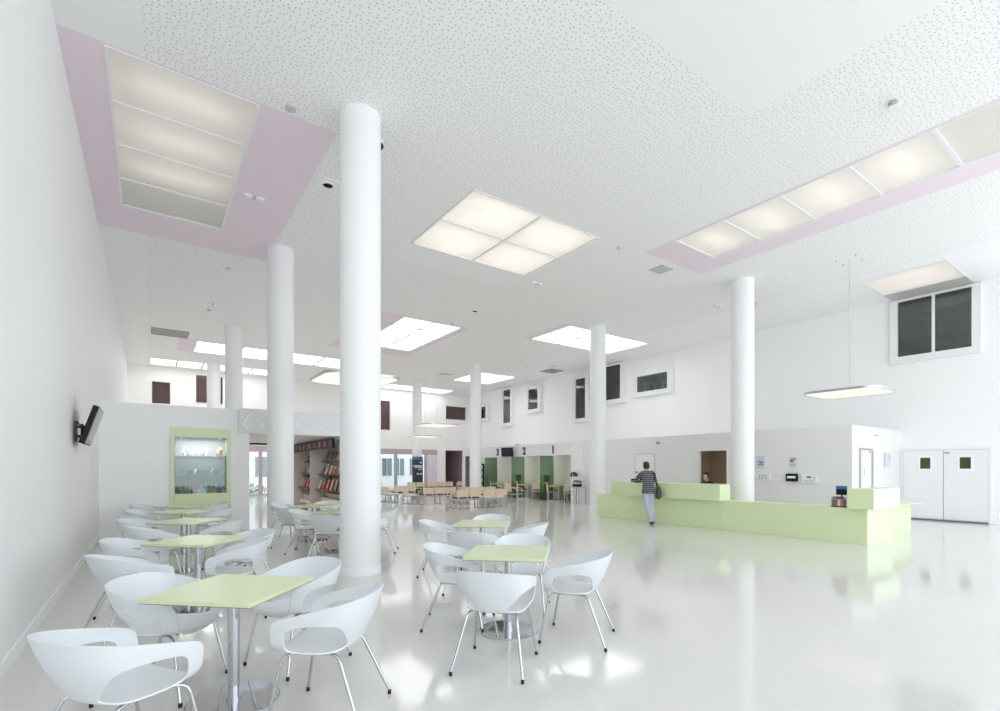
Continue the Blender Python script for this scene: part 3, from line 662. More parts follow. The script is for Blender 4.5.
# magazine shelving along the kiosk's right wall
covers = [(.45, .06, .05), (.10, .18, .45), (.60, .35, .10), (.55, .52, .45), (.08, .30, .32), (.50, .12, .20), (.62, .55, .15), (.15, .15, .18)]
cvn = ['red', 'blue', 'orange', 'cream', 'teal', 'crimson', 'yellow', 'black']
def rack(y0, y1, which, nm):
    t = thing('magazine_rack', 'grey magazine rack with stepped shelves, %s bay in the kiosk' % which, 'magazine rack', (4.9, (y0 + y1) / 2, 0), 0, 'kiosk magazine racks')
    hy = (y1 - y0) / 2
    MB().box(-.70, 0.0, hy - .04, hy, 0, 2.36).build('side_panel', M['unit'], t); MB().box(-.02, 0, -hy, hy - .04, 0, 2.36).build('rear_panel', M['unit'], t)
    MB().box(-.72, -.66, -hy, hy - .04, 2.08, 2.36).build('header', M['black'], t)
    nh = 5
    for q in range(nh):
        yq = -hy + .1 + (2 * hy - .25) * q / (nh - 1); MB().box(-.728, -.72, yq, yq + .2, 2.14, 2.30).build('header_picture', cm([(.12, .06, .08), (.45, .05, .05), (.16, .13, .16)][q % 3]), t)
    spec = [(.34, 1.76), (.46, 1.34), (.56, .86)]
    for d, z in spec: MB().box(-d, -.02, -hy, hy - .04, z - .03, z).build('shelf', M['shelfred'], t)
    for q in range(3): MB().box(-.5 + .14 * q, -.02, -hy, hy - .04, .30 + .14 * q, .44 + .14 * q).build('step', M['cream'], t)
    for si, (d, z) in enumerate(spec):
        tiers = 3 if si == 2 else 1; n = 6
        for ti in range(tiers):
            for q in range(n):
                ci = (q * 3 + si * 2 + ti) % 8; yq = (y0 + y1) / 2 - hy + .17 + (2 * hy - .4) * q / (n - 1)
                xx = 4.9 - d + .07 + ti * .14; zz = z + ti * .07
                mxl = Matrix.Rotation(math.radians(18), 4, 'Y'); hgt = .24 + .03 * ((q + si) % 3)
                o = MB().box(-.008, .012, -.095, .095, 0, hgt, mxl).m(1).box(-.0095, -.008, -.08, .08, hgt * .7, hgt * .9, mxl).build('magazine', [cm(covers[ci], .3), cm(covers[(ci + 3) % 8], .3)], loc=(xx, yq, zz + .004))
                tag(o, '%s magazine, %s from far end, %s of the %s rack' % (cvn[ci], ordn[n - 1 - q], ['top shelf', 'middle shelf', 'low shelf'][si] + ['', ' second tier', ' rear tier'][ti], which), 'magazine', 'magazines in the kiosk racks')
rack(14.0, 16.45, 'near', 'a'); rack(16.45, 18.7, 'far', 'b')

# ------------------------------------------------------------------ courtyard beyond the glazing
o = MB().box(-4, 30, YB + .32, 46, -.12, -.02).build('courtyard_ground', M['cground']); struct(o, 'pale paved courtyard behind the far glazing', 'ground')
t = thing('courtyard_building', 'pale lilac building with tall windows across the courtyard', 'building', (14, 38.5, -.02))
MB().box(-12, 12, 0, .4, 0, 7.0).build('facade', M['cwall'], t)
for x in (-7.5, -4.2, .35, 1.9, 3.0, 4.35, 5.9, 7.6):
    wf = MB().box(x - .48, x + .48, -.05, 0, .85, 2.4).build('window_frame', M['frame'], t)
    MB().box(x - .42, x - .03, -.06, -.05, .91, 2.34).box(x + .03, x + .42, -.06, -.05, .91, 2.34).build('window_pane', M['cwin'], wf)
def shrub(x, y, s, m, label, n=70):
    t = thing('shrub', label, 'shrub', (x, y, -.02), 0, 'courtyard shrubs'); f = MB(); rnd = random.Random(int(x * 100))
    for i in range(n):
        a = rnd.uniform(0, 2 * PI); r = s * math.sqrt(rnd.random()); h = s * (.15 + 1.1 * rnd.random() * (1.1 - r / s * .6)); c = Vector((r * math.cos(a), r * math.sin(a), h))
        d = Vector((rnd.uniform(-1, 1), rnd.uniform(-1, 1), rnd.uniform(.1, 1))).normalized() * .16 * s * 1.6; e_ = d.cross(Vector((0, 0, 1))).normalized() * .05 * s * 1.6
        f.add([c - d, c + e_, c + d, c - e_], [(0, 1, 2, 3)])
    f.build('foliage', m, t); st = MB()
    for i in range(5):
        a = i * 1.26; st.loft([(0, 0, 0), (.2 * s * math.cos(a), .2 * s * math.sin(a), .4 * s), (.45 * s * math.cos(a), .45 * s * math.sin(a), .8 * s)], [.02 * s, .014 * s, .006 * s], 5)
    st.build('stems', M['leaf2'], t)
shrub(4.72, 31.6, .55, M['leaf'], 'bright green shrub outside the glazing seen through the kiosk', 90)
shrub(5.5, 33.0, .45, M['leaf'], 'smaller green shrub outside the glazing, farther one in the kiosk view')
shrub(11.6, 31.6, .85, M['leaf2'], 'dull green shrub outside the glazing right of the nearest column', 130)
shrub(12.9, 33.4, .6, M['leaf2'], 'dull green shrub outside the glazing, second from the nearest column', 100)

# ------------------------------------------------------------------ reception counter
CX = 11.5
t = thing('reception_counter', 'long low pale lime reception counter', 'counter', (CX, 7.4, 0))
yl, yr = 10.9 - 7.4, 3.737 - 7.4
seams = [yl, 9.0 - 7.4, 6.76 - 7.4, yr]
for a, b in zip(seams[:-1], seams[1:]): MB().box(0, .62, b + .001, a - .001, .0, .70).build('front_panel', M['lime'], t, bevel=.003)
MB().box(.0, .62, yr, yl, .70, .715).build('worktop', M['lime'], t)
MB().box(.62, 1.38, yr, yr + .62, .0, .70).build('end_panel', M['lime'], t, bevel=.003)
MB().box(1.38, 3.3, yr + .2, yr + .62, .0, .70).build('end_panel', M['lime'], t, bevel=.003)
MB().box(.62, 3.55, yr, yr + .62, .70, .715).build('side_worktop', M['lime'], t)
def upper(label, boxes):
    t = thing('counter_box', label, 'counter top box', (CX, (boxes[0][2] + boxes[0][3]) / 2, .716), 0, 'raised counter boxes'); yc = (boxes[0][2] + boxes[0][3]) / 2
    for i, (x0, x1, y0, y1) in enumerate(boxes): MB().box(x0 - CX, x1 - CX, y0 - yc, y1 - yc, .002 if i == 0 else 0, .395).build('front_shelf' if i == 0 else 'rear_shelf', M['lime'], t, bevel=.003)
upper('long raised lime box on the counter, in front of the standing person', [(11.33, 11.80, 6.72, 9.77), (11.80, 12.10, 6.9, 10.62)])
upper('short raised lime box at the right end of the counter', [(11.30, 12.74, 3.57, 4.016)])
# counter items
t = thing('card_terminal', 'small black card terminal on the raised counter box beside the person', 'card terminal', (11.52, 9.02, 1.112), .2)
MB().box(-.06, .06, -.15, .15, 0, .05).build('body', M['black'], t, bevel=.01); MB().box(-.05, .05, .05, .20, .05, .13).build('screen', M['screen'], t, bevel=.008)
t = thing('counter_phone', 'dark desk phone left of the card terminal on the counter', 'phone', (11.50, 9.42, 1.112), .1)
MB().box(-.09, .09, -.1, .1, 0, .05).build('base', cm((.16, .18, .20), .4), t, bevel=.01); MB().loft([(-.06, -.09, .07), (-.06, 0, .08), (-.06, .09, .07)], [.028, .018, .028], 8).build('handset', M['black'], t)
t = thing('leaflet_holder', 'leaflet holder packed with cards next to the short raised box', 'leaflet holder', (11.62, 4.25, .716))
MB().box(-.08, .10, -.14, .14, 0, .02).box(-.08, -.07, -.14, .14, 0, .16).box(-.07, .10, -.14, -.13, 0, .2).box(-.07, .10, .13, .14, 0, .2).build('tray', M['alu'], t)
for i in range(5):
    for j in range(2):
        cc = [(.10, .10, .12), (.60, .22, .10), (.62, .60, .56), (.30, .12, .10), (.12, .14, .2)][(i + 2 * j) % 5]
        MB().box(-.085 + .07 * j, -.08 + .07 * j, -.127 + .05 * i, -.082 + .05 * i, .02 + .05 * j, .15 + .07 * j).build('leaflet', cm(cc), t)
t = thing('card_stand', 'small black and blue card stand behind the leaflet holder', 'card stand', (11.80, 4.29, .716), 0)
MB().box(-.05, .05, -.08, .08, 0, .02).box(-.01, .01, -.01, .01, .02, .26).build('foot', M['black'], t); MB().box(-.012, .012, -.1, .1, .24, .36).build('card', M['black'], t); MB().box(-.013, .013, -.1, .1, .36, .43).build('blue_header', M['blue'], t)
# wall fittings on the reception block
def plate(name, y, z, sy, sz, d, m, label, cat, extra=()):
    t = thing(name, label, cat, (BX, y, z))
    MB().box(-d, 0, -sy / 2, sy / 2, 0, sz).build('body', m, t, bevel=min(.006, d * .3))
    for nm, a0, a1, b0, b1, mm in extra: MB().box(-d - .004, -d, a0, a1, b0, b1).build(nm, mm, t)
plate('notice_sheet', 7.57, 1.50, .26, .38, .006, M['paper'], 'grey printed sheet on the wall just right of the counter column', 'notice', [('print', -.09, .08, .10, .14, M['ink']), ('print', -.09, .02, .16, .22, M['ink']), ('print', -.02, .09, .18, .25, cm((.45, .5, .62))), ('print', -.08, .05, .28, .31, cm((.55, .6, .7)))])
plate('notice_sheet', 6.65, 1.50, .20, .33, .006, M['paper'], 'white notice with a red heading above the black box on the wall', 'notice', [('heading', -.08, .06, .25, .30, M['orange'] if False else cm((.72, .2, .12))), ('emblem', -.02, .08, .19, .24, cm((.1, .2, .4))), ('print', -.07, .07, .12, .135, M['ink']), ('print', -.06, .07, .08, .092, M['ink'])])
plate('fire_alarm', 7.83, 1.18, .11, .12, .05, M['red'], 'small red fire alarm call point beside the counter column', 'alarm')
plate('socket_panel', 7.47, 1.15, .40, .20, .05, M['frame'], 'white wall box with rows of sockets', 'socket box', [('socket', -.08 + .09 * i - .02, -.08 + .09 * i + .02, .05 + .07 * j, .09 + .07 * j, cm((.25, .26, .28))) for i in range(3) for j in range(2)])
plate('control_box', 6.66, 1.14, .30, .22, .08, M['black'], 'black control box with white readout on the reception wall', 'control box', [('readout', -.11, .11, .09, .15, M['lettering'])])
plate('thermostat', 6.2, 1.11, .38, .22, .07, M['frame'], 'white thermostat box at the right of the black control box', 'thermostat', [('display', -.05, .06, .13, .18, cm((.12, .13, .14))), ('button_strip', -.12, .12, .04, .07, cm((.55, .55, .56))), ('button', -.14, -.12, .12, .17, cm((.3, .3, .3)))])
plate('wall_conduit', 7.1, 1.15, .24, .03, .02, M['warmwhite'], 'thin white conduit between the socket box and the black control box', 'conduit')
plate('wall_camera', 11.2, 2.38, .08, .08, .09, cm((.3, .3, .3)), 'tiny grey camera high on the wall above the flush white door', 'camera')
t = thing('wall_camera', 'tiny grey camera on the block end wall above the side door', 'camera', (16.48, BY0, 2.4)); MB().loft([(0, 0, .03), (0, -.06, .03), (.05, -.1, .02)], .018, 8).build('body', M['palegrille'], t)
plate('wall_box', 13.25, 1.05, .12, .36, .05, M['frame'], 'narrow white box on the wall between the column and the flush door', 'wall box')

# ------------------------------------------------------------------ booths: numerals, glass partitions, desks, monitor
def yAt(u, X):
    a = (u - 500) / 494.; c_, s_ = math.cos(math.radians(35.35)), math.sin(math.radians(35.35))
    return X * (c_ - s_ * a) / (s_ + c_ * a)
for dgt, yy, z in (('1', 16.9, 2.17), ('2', 19.02, 2.17), ('3', 21.27, 2.17)):
    o = text_mesh('numeral', dgt, .48, M['numeral'], .008, 0, face_mx((0, 0, 0), (0, -1, 0), (0, 0, 1)), None, .018)
    o.location = (BX - .012, yy, z + .02); tag(o, 'dark numeral %s on the white header above the booths' % dgt, 'numeral', 'booth numerals')
t = thing('queue_monitor', 'black call monitor on the booth header between numerals 2 and 3', 'monitor', (BX, 19.98, 2.25))
mx = Matrix.Translation((-.32, 0, -.06)) @ Matrix.Rotation(math.radians(26), 4, 'Z') @ Matrix.Rotation(math.radians(-8), 4, 'Y')
MB().box(-.05, .03, -.32, .32, -.10, .36, mx).build('casing', M['black'], t, bevel=.01); MB().box(-.056, -.05, -.28, .28, -.06, .32, mx).build('screen', cm((.01, .014, .03), .1), t)
MB().box(-.3, -.002, -.04, .04, .06, .12).build('bracket', M['black'], t); MB().loft([(-.05, -.3, .38), (-.1, -.4, .46), (-.06, -.6, .44), (-.03, -.62, .36)], .01, 6).build('cable', M['black'], t)
for yy, lab in ((17.76, 'green glass partition between booths one and two'), (20.0, 'green glass partition between booths two and three'), (22.45, 'green glass partition at the left of booth three')):
    o = MB().box(BX - .05, 15.72, yy - .012, yy + .012, .02, 2.09).build('glass_partition', M['greenglass']); tag(recenter(o, (15.33, yy, .02)), lab, 'glass partition', 'green glass booth partitions')
for yc, lab in ((16.75, 'lime desk in booth one'), (18.9, 'lime desk in booth two'), (21.2, 'lime desk in booth three')):
    t = thing('booth_desk', lab + ' with a dark terminal', 'desk', (15.95, yc, 0), 0, 'booth desks')
    MB().box(-.5, .52, -.9, .9, .71, .745).build('desktop', M['limegreen'], t, bevel=.003); MB().box(.2, .24, -.85, .85, .25, .71).build('modesty_panel', M['limegreen'], t)
    for sy in (-.8, .8): MB().box(.3, .5, sy - .02, sy + .02, 0, .71).build('leg', M['alu'], t)
    n = lab.split()[-1]
    q = thing('desk_terminal', 'dark computer terminal on the desk in booth %s' % n, 'computer', (16.0, yc - .35, .746), 0, 'booth terminals')
    MB().box(-.1, .1, -.12, .12, 0, .015).box(-.02, .02, -.03, .03, .015, .15).build('stand', M['black'], q); MB().box(-.03, .02, -.22, .22, .1, .42).build('screen', M['black'], q, bevel=.006)
# printer table at the white end panel
t = thing('side_table', 'narrow grey metal table against the white end panel', 'side table', (14.6, 15.05, 0))
MB().box(-.22, .22, -.38, .38, .72, .745).build('tabletop', M['alu'], t)
for sx in (-.2, .2):
    for sy in (-.35, .35): MB().box(sx - .014, sx + .014, sy - .014, sy + .014, 0, .72).build('leg', M['steel'], t)
MB().loft([(0, 0, .7), (.02, .02, .5), (-.02, .0, .3), (.05, .05, .02)], .012, 6).build('cable', M['black'], t)
t = thing('printer', 'small grey and black printer on the narrow metal table', 'printer', (14.55, 14.95, .746), .2)
MB().box(-.13, .13, -.15, .15, 0, .10).build('base', M['black'], t, bevel=.01); MB().box(-.13, .13, -.15, .15, .10, .20).build('body', M['alu'], t, bevel=.01); MB().box(-.11, .11, -.16, .1, .20, .26).build('lid', cm((.06, .06, .07), .4), t, bevel=.01)
MB().box(-.1, .1, -.26, -.05, .30, .315, Matrix.Rotation(.35, 4, 'X')).build('paper_tray', M['palegrille'], t)
t = thing('wall_phone', 'curved black handset device fixed to the white end panel', 'handset', (BX - .03, 15.45, 1.18))
MB().loft([(-.06, -.19, .02), (-.10, -.12, .12), (-.11, 0, .16), (-.10, .12, .12), (-.06, .19, .0)], [.045, .03, .025, .03, .045], 10).build('handset', M['black'], t); MB().box(-.06, 0, -.08, .08, -.02, .15).build('cradle', cm((.08, .08, .1), .4), t, bevel=.01)

# ------------------------------------------------------------------ totem, rack
t = thing('information_totem', 'navy information totem with blue top band before the far column', 'totem', (12.95, 26.7, 0), math.radians(-15))
MB().box(-.31, .31, -.06, .06, .02, 2.02).build('panel', M['navy'], t, bevel=.004); MB().box(-.31, .31, -.06, .06, 2.021, 2.19).build('top_band', M['blue'], t, bevel=.004); MB().box(-.36, .36, -.2, .2, 0, .02).build('foot_plate', M['black'], t)
for (x0, x1, z0, z1) in ((.12, .24, 1.80, 1.88), (-.25, .26, 1.60, 1.68), (-.18, .26, 1.52, 1.57), (.05, .14, 1.40, 1.47), (.18, .26, 1.40, 1.47), (-.05, .07, 1.13, 1.22), (.14, .25, 1.13, 1.22)): MB().box(x0, x1, -.063, -.06, z0, z1).build('printed_line', M['paper'], t)
t = thing('slatted_stand', 'tall black slatted display stand just right of the booth column', 'display stand', (14.55, 22.4, 0), math.radians(-35))
for sx in (-.2, .2): MB().box(sx - .05, sx + .05, -.03, .03, 0, 1.75).build('upright', M['black'], t)
for z in (.3, .65, 1.0, 1.35, 1.68): MB().box(-.15, .15, -.02, .02, z, z + .09).build('slat', M['black'], t)
MB().box(-.3, .3, -.2, .2, 0, .02).build('base', M['black'], t)

# ------------------------------------------------------------------ waiting benches and booth chairs
def bench(x, y, rz, n, pad, label, arm=False, w=.56):
    t = thing('waiting_bench', label, 'bench', (x, y, 0), rz, 'birch waiting benches'); L = n * w
    b = MB(); b.box(-L / 2, L / 2, -.26, -.20, .36, .41).box(-L / 2, L / 2, .16, .22, .36, .41); b.build('beam', M['alu'], t)
    for x_ in ([-L / 2 + .04, L / 2 - .04] + ([0] if n > 2 else [])):
        l = MB(); l.box(x_ - .02, x_ + .02, -.26, -.22, 0, .40).box(x_ - .02, x_ + .02, .18, .22, 0, .40).box(x_ - .02, x_ + .02, -.22, .18, 0, .035).box(x_ - .02, x_ + .02, -.22, .18, .37, .41); l.build('leg', M['alu'], t)
    for i in range(n):
        xc = -L / 2 + w * (i + .5); hw = w / 2 - .02
        MB().box(xc - hw, xc + hw, -.22, .24, .41, .43).build('seat', M['wood'], t, bevel=.004)
        MB().box(xc - hw + .05, xc + hw - .05, -.2, .22, .43, .475).build('seat_pad', pad, t, bevel=.015)
        mx = Matrix.Translation((xc, -.235, .50)) @ Matrix.Rotation(math.radians(8), 4, 'X')
        q = MB(); ang = [-1, -.5, 0, .5, 1]; vs = []
        for z in (0, .30):
            for a in ang: vs.append(mx @ Vector((a * hw, .025 * a * a, z)))
            for a in ang: vs.append(mx @ Vector((a * hw, .025 * a * a + .018, z)))
        fs = []
        for k_ in range(4): fs += [(k_, k_ + 1, 11 + k_, 10 + k_), (5 + k_ + 1, 5 + k_, 15 + k_, 16 + k_), (10 + k_, 11 + k_, 16 + k_, 15 + k_), (k_ + 1, k_, 5 + k_, 6 + k_)]
        fs += [(0, 10, 15, 5), (4, 9, 19, 14)]
        q.add(vs, fs); q.build('backrest', M['wood'], t)
        s = MB()
        for sx in (-1, 1): s.box(xc + sx * (hw - .07) - .02, xc + sx * (hw - .07) + .02, -.245, -.225, .40, .56)
        s.build('back_support', M['wood'], t)
    if arm:
        for sx in (-1, 1): MB().box(sx * (L / 2 + .0) - .02, sx * (L / 2 + .0) + .02, -.22, .2, .62, .65).box(sx * (L / 2) - .018, sx * (L / 2) + .018, .14, .18, .41, .62).build('armrest', M['wood'], t)
    for ch in [c for c in COL.objects if c.parent == t]: ch.data.transform(Matrix.Scale(.88, 4, (0, 0, 1)))
    return t
bench(9.72, 15.92, 0, 2, M['blackpad'], 'two-seat birch bench with black pads, nearest row left end', True)
bench(10.92, 15.95, 0, 2, M['whitepad'], 'two-seat birch bench with white pads, nearest row right end', True)
bench(9.95, 18.62, 0, 3, M['blackpad'], 'three-seat birch bench with black pads in the second row', True, .53)
bench(11.15, 18.7, 0, 1, M['blackpad'], 'single birch seat at the right end of the second row')
bench(8.65, 20.7, math.radians(-90), 2, M['whitepad'], 'two-seat birch bench turned sideways just right of the nearest column', True)
bench(8.62, 22.0, math.radians(-90), 2, M['whitepad'], 'two-seat birch bench turned sideways, farther of the sideways pair')
bench(9.6, 21.3, 0, 2, M['blackpad'], 'two-seat birch bench with black pads left of the navy totem', True)
bench(8.95, 19.15, math.radians(-90), 1, M['whitepad'], 'single birch seat with white pad at the left end of the second row')
bench(11.6, 17.6, PI, 3, M['blackpad'], 'three-seat birch bench facing the nearest row from behind', False)
bench(12.4, 26.0, 0, 2, M['blackpad'], 'two-seat birch bench left in the far row, before the totem')
bench(14.0, 26.0, 0, 3, M['blackpad'], 'three-seat birch bench right of the totem in the far row')
bench(15.75, 26.2, 0, 2, M['blackpad'], 'two-seat birch bench at the right end of the far row')
def booth_chair(x, y, rz, label):
    t = thing('booth_chair', label, 'chair', (x, y, 0), rz, 'birch booth armchairs')
    MB().box(-.24, .24, -.22, .24, .42, .445).build('seat', M['wood'], t, bevel=.004); MB().box(-.22, .22, -.2, .23, .445, .49).build('seat_pad', M['blackpad'], t, bevel=.015)
    mx = Matrix.Translation((0, -.23, .50)) @ Matrix.Rotation(math.radians(10), 4, 'X'); MB().box(-.24, .24, -.012, .012, 0, .36, mx).build('backrest', M['wood'], t, bevel=.006)
    for sx in (-1, 1):
        MB().loft([(sx * .27, -.24, .42), (sx * .27, -.27, .68), (sx * .27, .0, .685), (sx * .27, .2, .66), (sx * .27, .24, .44)], .017, 8).build('armrest', M['wood'], t)
        MB().box(sx * .26 - .014, sx * .26 + .014, -.25, -.22, 0, .43).box(sx * .26 - .014, sx * .26 + .014, .21, .24, 0, .43).box(sx * .26 - .014, sx * .26 + .014, -.22, .21, 0, .028).build('sled_leg', M['alu'], t)
    MB().box(-.26, .26, -.02, .02, .395, .42).build('cross_bar', M['alu'], t)
    return t
for x, y, a, lab in ((15.15, 17.15, -35, 'birch armchair seen from the side at booth one'), (15.3, 16.15, 50, 'birch armchair seen from behind at booth one, partly cut by the end panel'),
                     (15.1, 19.35, -35, 'birch armchair seen from the side at booth two'), (15.25, 18.35, 50, 'birch armchair seen from behind at booth two'),
                     (15.2, 20.55, 50, 'birch armchair seen from behind at booth three, next to the glass'), (15.1, 21.7, -35, 'birch armchair seen from the side at booth three'), (12.6, 16.7, -60, 'birch armchair standing at the right end of the nearest bench row')):
    booth_chair(x, y, math.radians(a - 90), lab)

# ------------------------------------------------------------------ cafe tables
tproto = None
def table(x, y, deg, label):
    global tproto
    if tproto is None:
        t = thing('cafe_table', label, 'table', (x, y, 0), math.radians(deg), 'lime cafe tables'); a = .36
        MB().box(-a, a, -a, a, .715, .74).build('tabletop', M['limetop'], t, bevel=.003)
        MB().box(-a + .004, a - .004, -a + .004, a - .004, .711, .715).build('underside', mat('brown_underside', (.23, .17, .13), .5), t)
        MB().box(-.15, .15, -.15, .15, .704, .711).build('mounting_plate', M['steel'], t)
        MB().lathe([(.036, .02), (.036, .704)], 24).build('pole', M['chrome'], t)
        MB().lathe([(.0, .0), (.275, 0), (.275, .008), (.271, .012), (.045, .012), (.045, .03), (.0, .03)], 48).build('base', M['chrome'], t)
        tproto = t; return t
    return dup(tproto, (x, y, 0), math.radians(deg), label)
TL = [(.45, 3.65, 47, 'nearest lime square table at lower left, closest to the camera'), (.43, 6.3, 47, 'second lime table in the row along the left wall'), (.47, 8.7, 47, 'third lime table in the row along the left wall'),
      (.5, 10.6, 47, 'fourth lime table in the row along the left wall'), (.56, 12.2, 47, 'last lime table of the left row, just before the lime display cabinet'),
      (2.74, 3.73, 47, 'lime table in the middle of the floor, nearer of two right of the column'), (3.87, 5.9, 47, 'lime table in the middle of the floor, farther of two right of the column'),
      (2.8, 10.65, 45, 'lime table before the kiosk shelves, farther of the two'), (2.82, 9.0, 45, 'lime table before the kiosk shelves, nearer one half hidden by the column')]
for x, y, d, lab in TL: table(x, y, d, lab)

# ------------------------------------------------------------------ cafe chairs
def shell_mesh():
    rim = [(.258, .222, .628), (.277, .18, .648), (.288, .12, .664), (.296, .04, .686), (.298, -.05, .708), (.288, -.14, .73), (.258, -.215, .748), (.205, -.27, .76), (.14, -.302, .767), (.07, -.317, .771), (0, -.322, .772)]
    low = [(.258, .238, .580), (.270, .196, .584), (.279, .140, .594), (.284, .05, .612), (.284, -.04, .622), (.272, -.12, .622), (.240, -.180, .606), (.19, -.221, .60), (.13, -.248, .605), (.065, -.260, .606), (0, -.264, .606)]
    bm = bmesh.new(); V = {}
    def full(tag_, pts, bulge=0.0):
        n = len(pts)
        for c in range(2 * n - 1):
            x, y, z = pts[c] if c < n else pts[2 * n - 2 - c]; sg = 1 if c < n else -1
            V[(tag_, c)] = bm.verts.new((sg * x, y, z))
    mid = [tuple((a + b) / 2 * (1.012 if k < 2 else 1) for k, (a, b) in enumerate(zip(p, q))) for p, q in zip(rim, low)]
    full('r', rim); full('m', mid); full('l', low)
    for a, b in (('r', 'm'), ('m', 'l')):
        for c in range(20): bm.faces.new((V[(a, c)], V[(a, c + 1)], V[(b, c + 1)], V[(b, c)]))
    post = {'p1': [(.252, .240, .525), (.264, .200, .525), (.271, .155, .528)], 'p2': [(.240, .236, .482), (.254, .196, .480), (.260, .150, .477)], 'p3': [(.208, .230, .455), (.228, .185, .452), (.235, .135, .449)]}
    for tg, pts in post.items():
        for i, (x, y, z) in enumerate(pts): V[(tg, i)] = bm.verts.new((x, y, z)); V[(tg, 20 - i)] = bm.verts.new((-x, y, z))
    for a, b in (('l', 'p1'), ('p1', 'p2'), ('p2', 'p3')):
        for c in (0, 1): bm.faces.new((V[(a, c)], V[(a, c + 1)], V[(b, c + 1)], V[(b, c)]))
        for c in (18, 19): bm.faces.new((V[(a, c)], V[(a, c + 1)], V[(b, c + 1)], V[(b, c)]))
    leaf = {'f1': ([.182, .140, .094, .047, 0], [-.175, -.203, -.222, -.231, -.234], .54), 'f2': ([.134, .102, .068, .034, 0], [-.172, -.188, -.200, -.206, -.208], .49), 'f3': ([.102, .078, .052, .026, 0], [-.164, -.174, -.181, -.184, -.186], .455)}
    for tg, (xs, ys, z) in leaf.items():
        for i in range(5):
            V[(tg, 6 + i)] = bm.verts.new((xs[i], ys[i], z))
            if i < 4: V[(tg, 14 - i)] = bm.verts.new((-xs[i], ys[i], z))
    for a, b in (('l', 'f1'), ('f1', 'f2'), ('f2', 'f3')):
        for c in range(6, 14): bm.faces.new((V[(a, c)], V[(a, c + 1)], V[(b, c + 1)], V[(b, c)]))
    # seat
    fr = [1, .77, .51, .26, 0, -.26, -.51, -.77, -1]; S = {}
    rows = [(.208, .230, .455), (.228, .185, .452), (.235, .135, .449), (.237, .05, .446), (.230, -.05, .445), (.205, -.13, .447)]
    for i in range(9):
        for j, (hx, y, z) in enumerate(rows):
            if j < 3 and i in (0, 8): S[(i, j)] = V[('p3', j if i == 0 else 20 - j)]; continue
            dip = .016 * (1 - fr[i] ** 2); yy = y + (.018 * (1 - fr[i] ** 2) if j == 0 else 0)
            yy -= .012 * (1 - fr[i] ** 2) if j == 5 else 0
            S[(i, j)] = bm.verts.new((hx * fr[i], yy, z - dip))
        S[(i, 6)] = V[('f3', 6 + i)]
        S[(i, -1)] = bm.verts.new((.192 * fr[i], .248 + .016 * (1 - fr[i] ** 2), .436 - .012 * (1 - fr[i] ** 2)))
    for i in range(8):
        for j in range(-1, 6): bm.faces.new((S[(i, j)], S[(i + 1, j)], S[(i + 1, j + 1)], S[(i, j + 1)]))
    bmesh.ops.recalc_face_normals(bm, faces=bm.faces)
    me = bpy.data.meshes.new('seat_shell'); bm.to_mesh(me); bm.free(); me.materials.append(M['shell'])
    for p in me.polygons: p.use_smooth = True
    o = bpy.data.objects.new('tmp_shell', me); COL.objects.link(o)
    a = o.modifiers.new('s', 'SUBSURF'); a.levels = 2; a.render_levels = 2
    b = o.modifiers.new('t', 'SOLIDIFY'); b.thickness = .009; b.offset = 0; b.use_even_offset = False
    dg = bpy.context.evaluated_depsgraph_get(); me2 = bpy.data.meshes.new_from_object(o.evaluated_get(dg)); bpy.data.objects.remove(o)
    me2.name = 'seat_shell'
    for p in me2.polygons: p.use_smooth = True
    try: me2.set_sharp_from_angle(angle=math.radians(70))
    except Exception: pass
    return me2
cproto = None
def chair(x, y, face, label):
    global cproto
    rz = math.radians(face - 90)
    if cproto is None:
        t = thing('cafe_chair', label, 'chair', (x, y, 0), rz, 'white cafe armchairs')
        o = bpy.data.objects.new('seat_shell', shell_mesh()); COL.objects.link(o); o.parent = t
        f = MB(); zz = .427
        for sx in (-1, 1): f.loft([(sx * .185, .125, zz), (sx * .175, -.085, zz)], .0095, 8)
        f.loft([(-.185, .09, zz - .004), (-.15, .09, .415), (.15, .09, .415), (.185, .09, zz - .004)], .0085, 8); f.loft([(-.177, -.06, zz - .004), (-.14, -.06, .415), (.14, -.06, .415), (.177, -.06, zz - .004)], .0085, 8); f.build('under_frame', M['chrome'], t)
        for sx in (-1, 1):
            for pts in ([(.262, .262, .028), (.222, .195, .375), (.215, .183, .405), (.203, .163, .421), (.185, .125, zz)], [(.268, -.298, .028), (.198, -.157, .375), (.192, -.143, .405), (.184, -.122, .421), (.175, -.085, zz)]):
                l = MB().loft([(sx * a, b, c) for a, b, c in pts], .0098, 10).build('leg', M['chrome'], t)
                fx, fy, _ = pts[0]; MB().lathe([(.0, 0), (.0115, 0), (.0125, .004), (.0122, .027), (.0, .029)], 12, (sx * (fx + .001), fy + (.002 if fy > 0 else -.004), 0)).build('foot_cap', M['rubber'], l)
        cproto = t; return t
    return dup(cproto, (x, y, 0), rz, label)
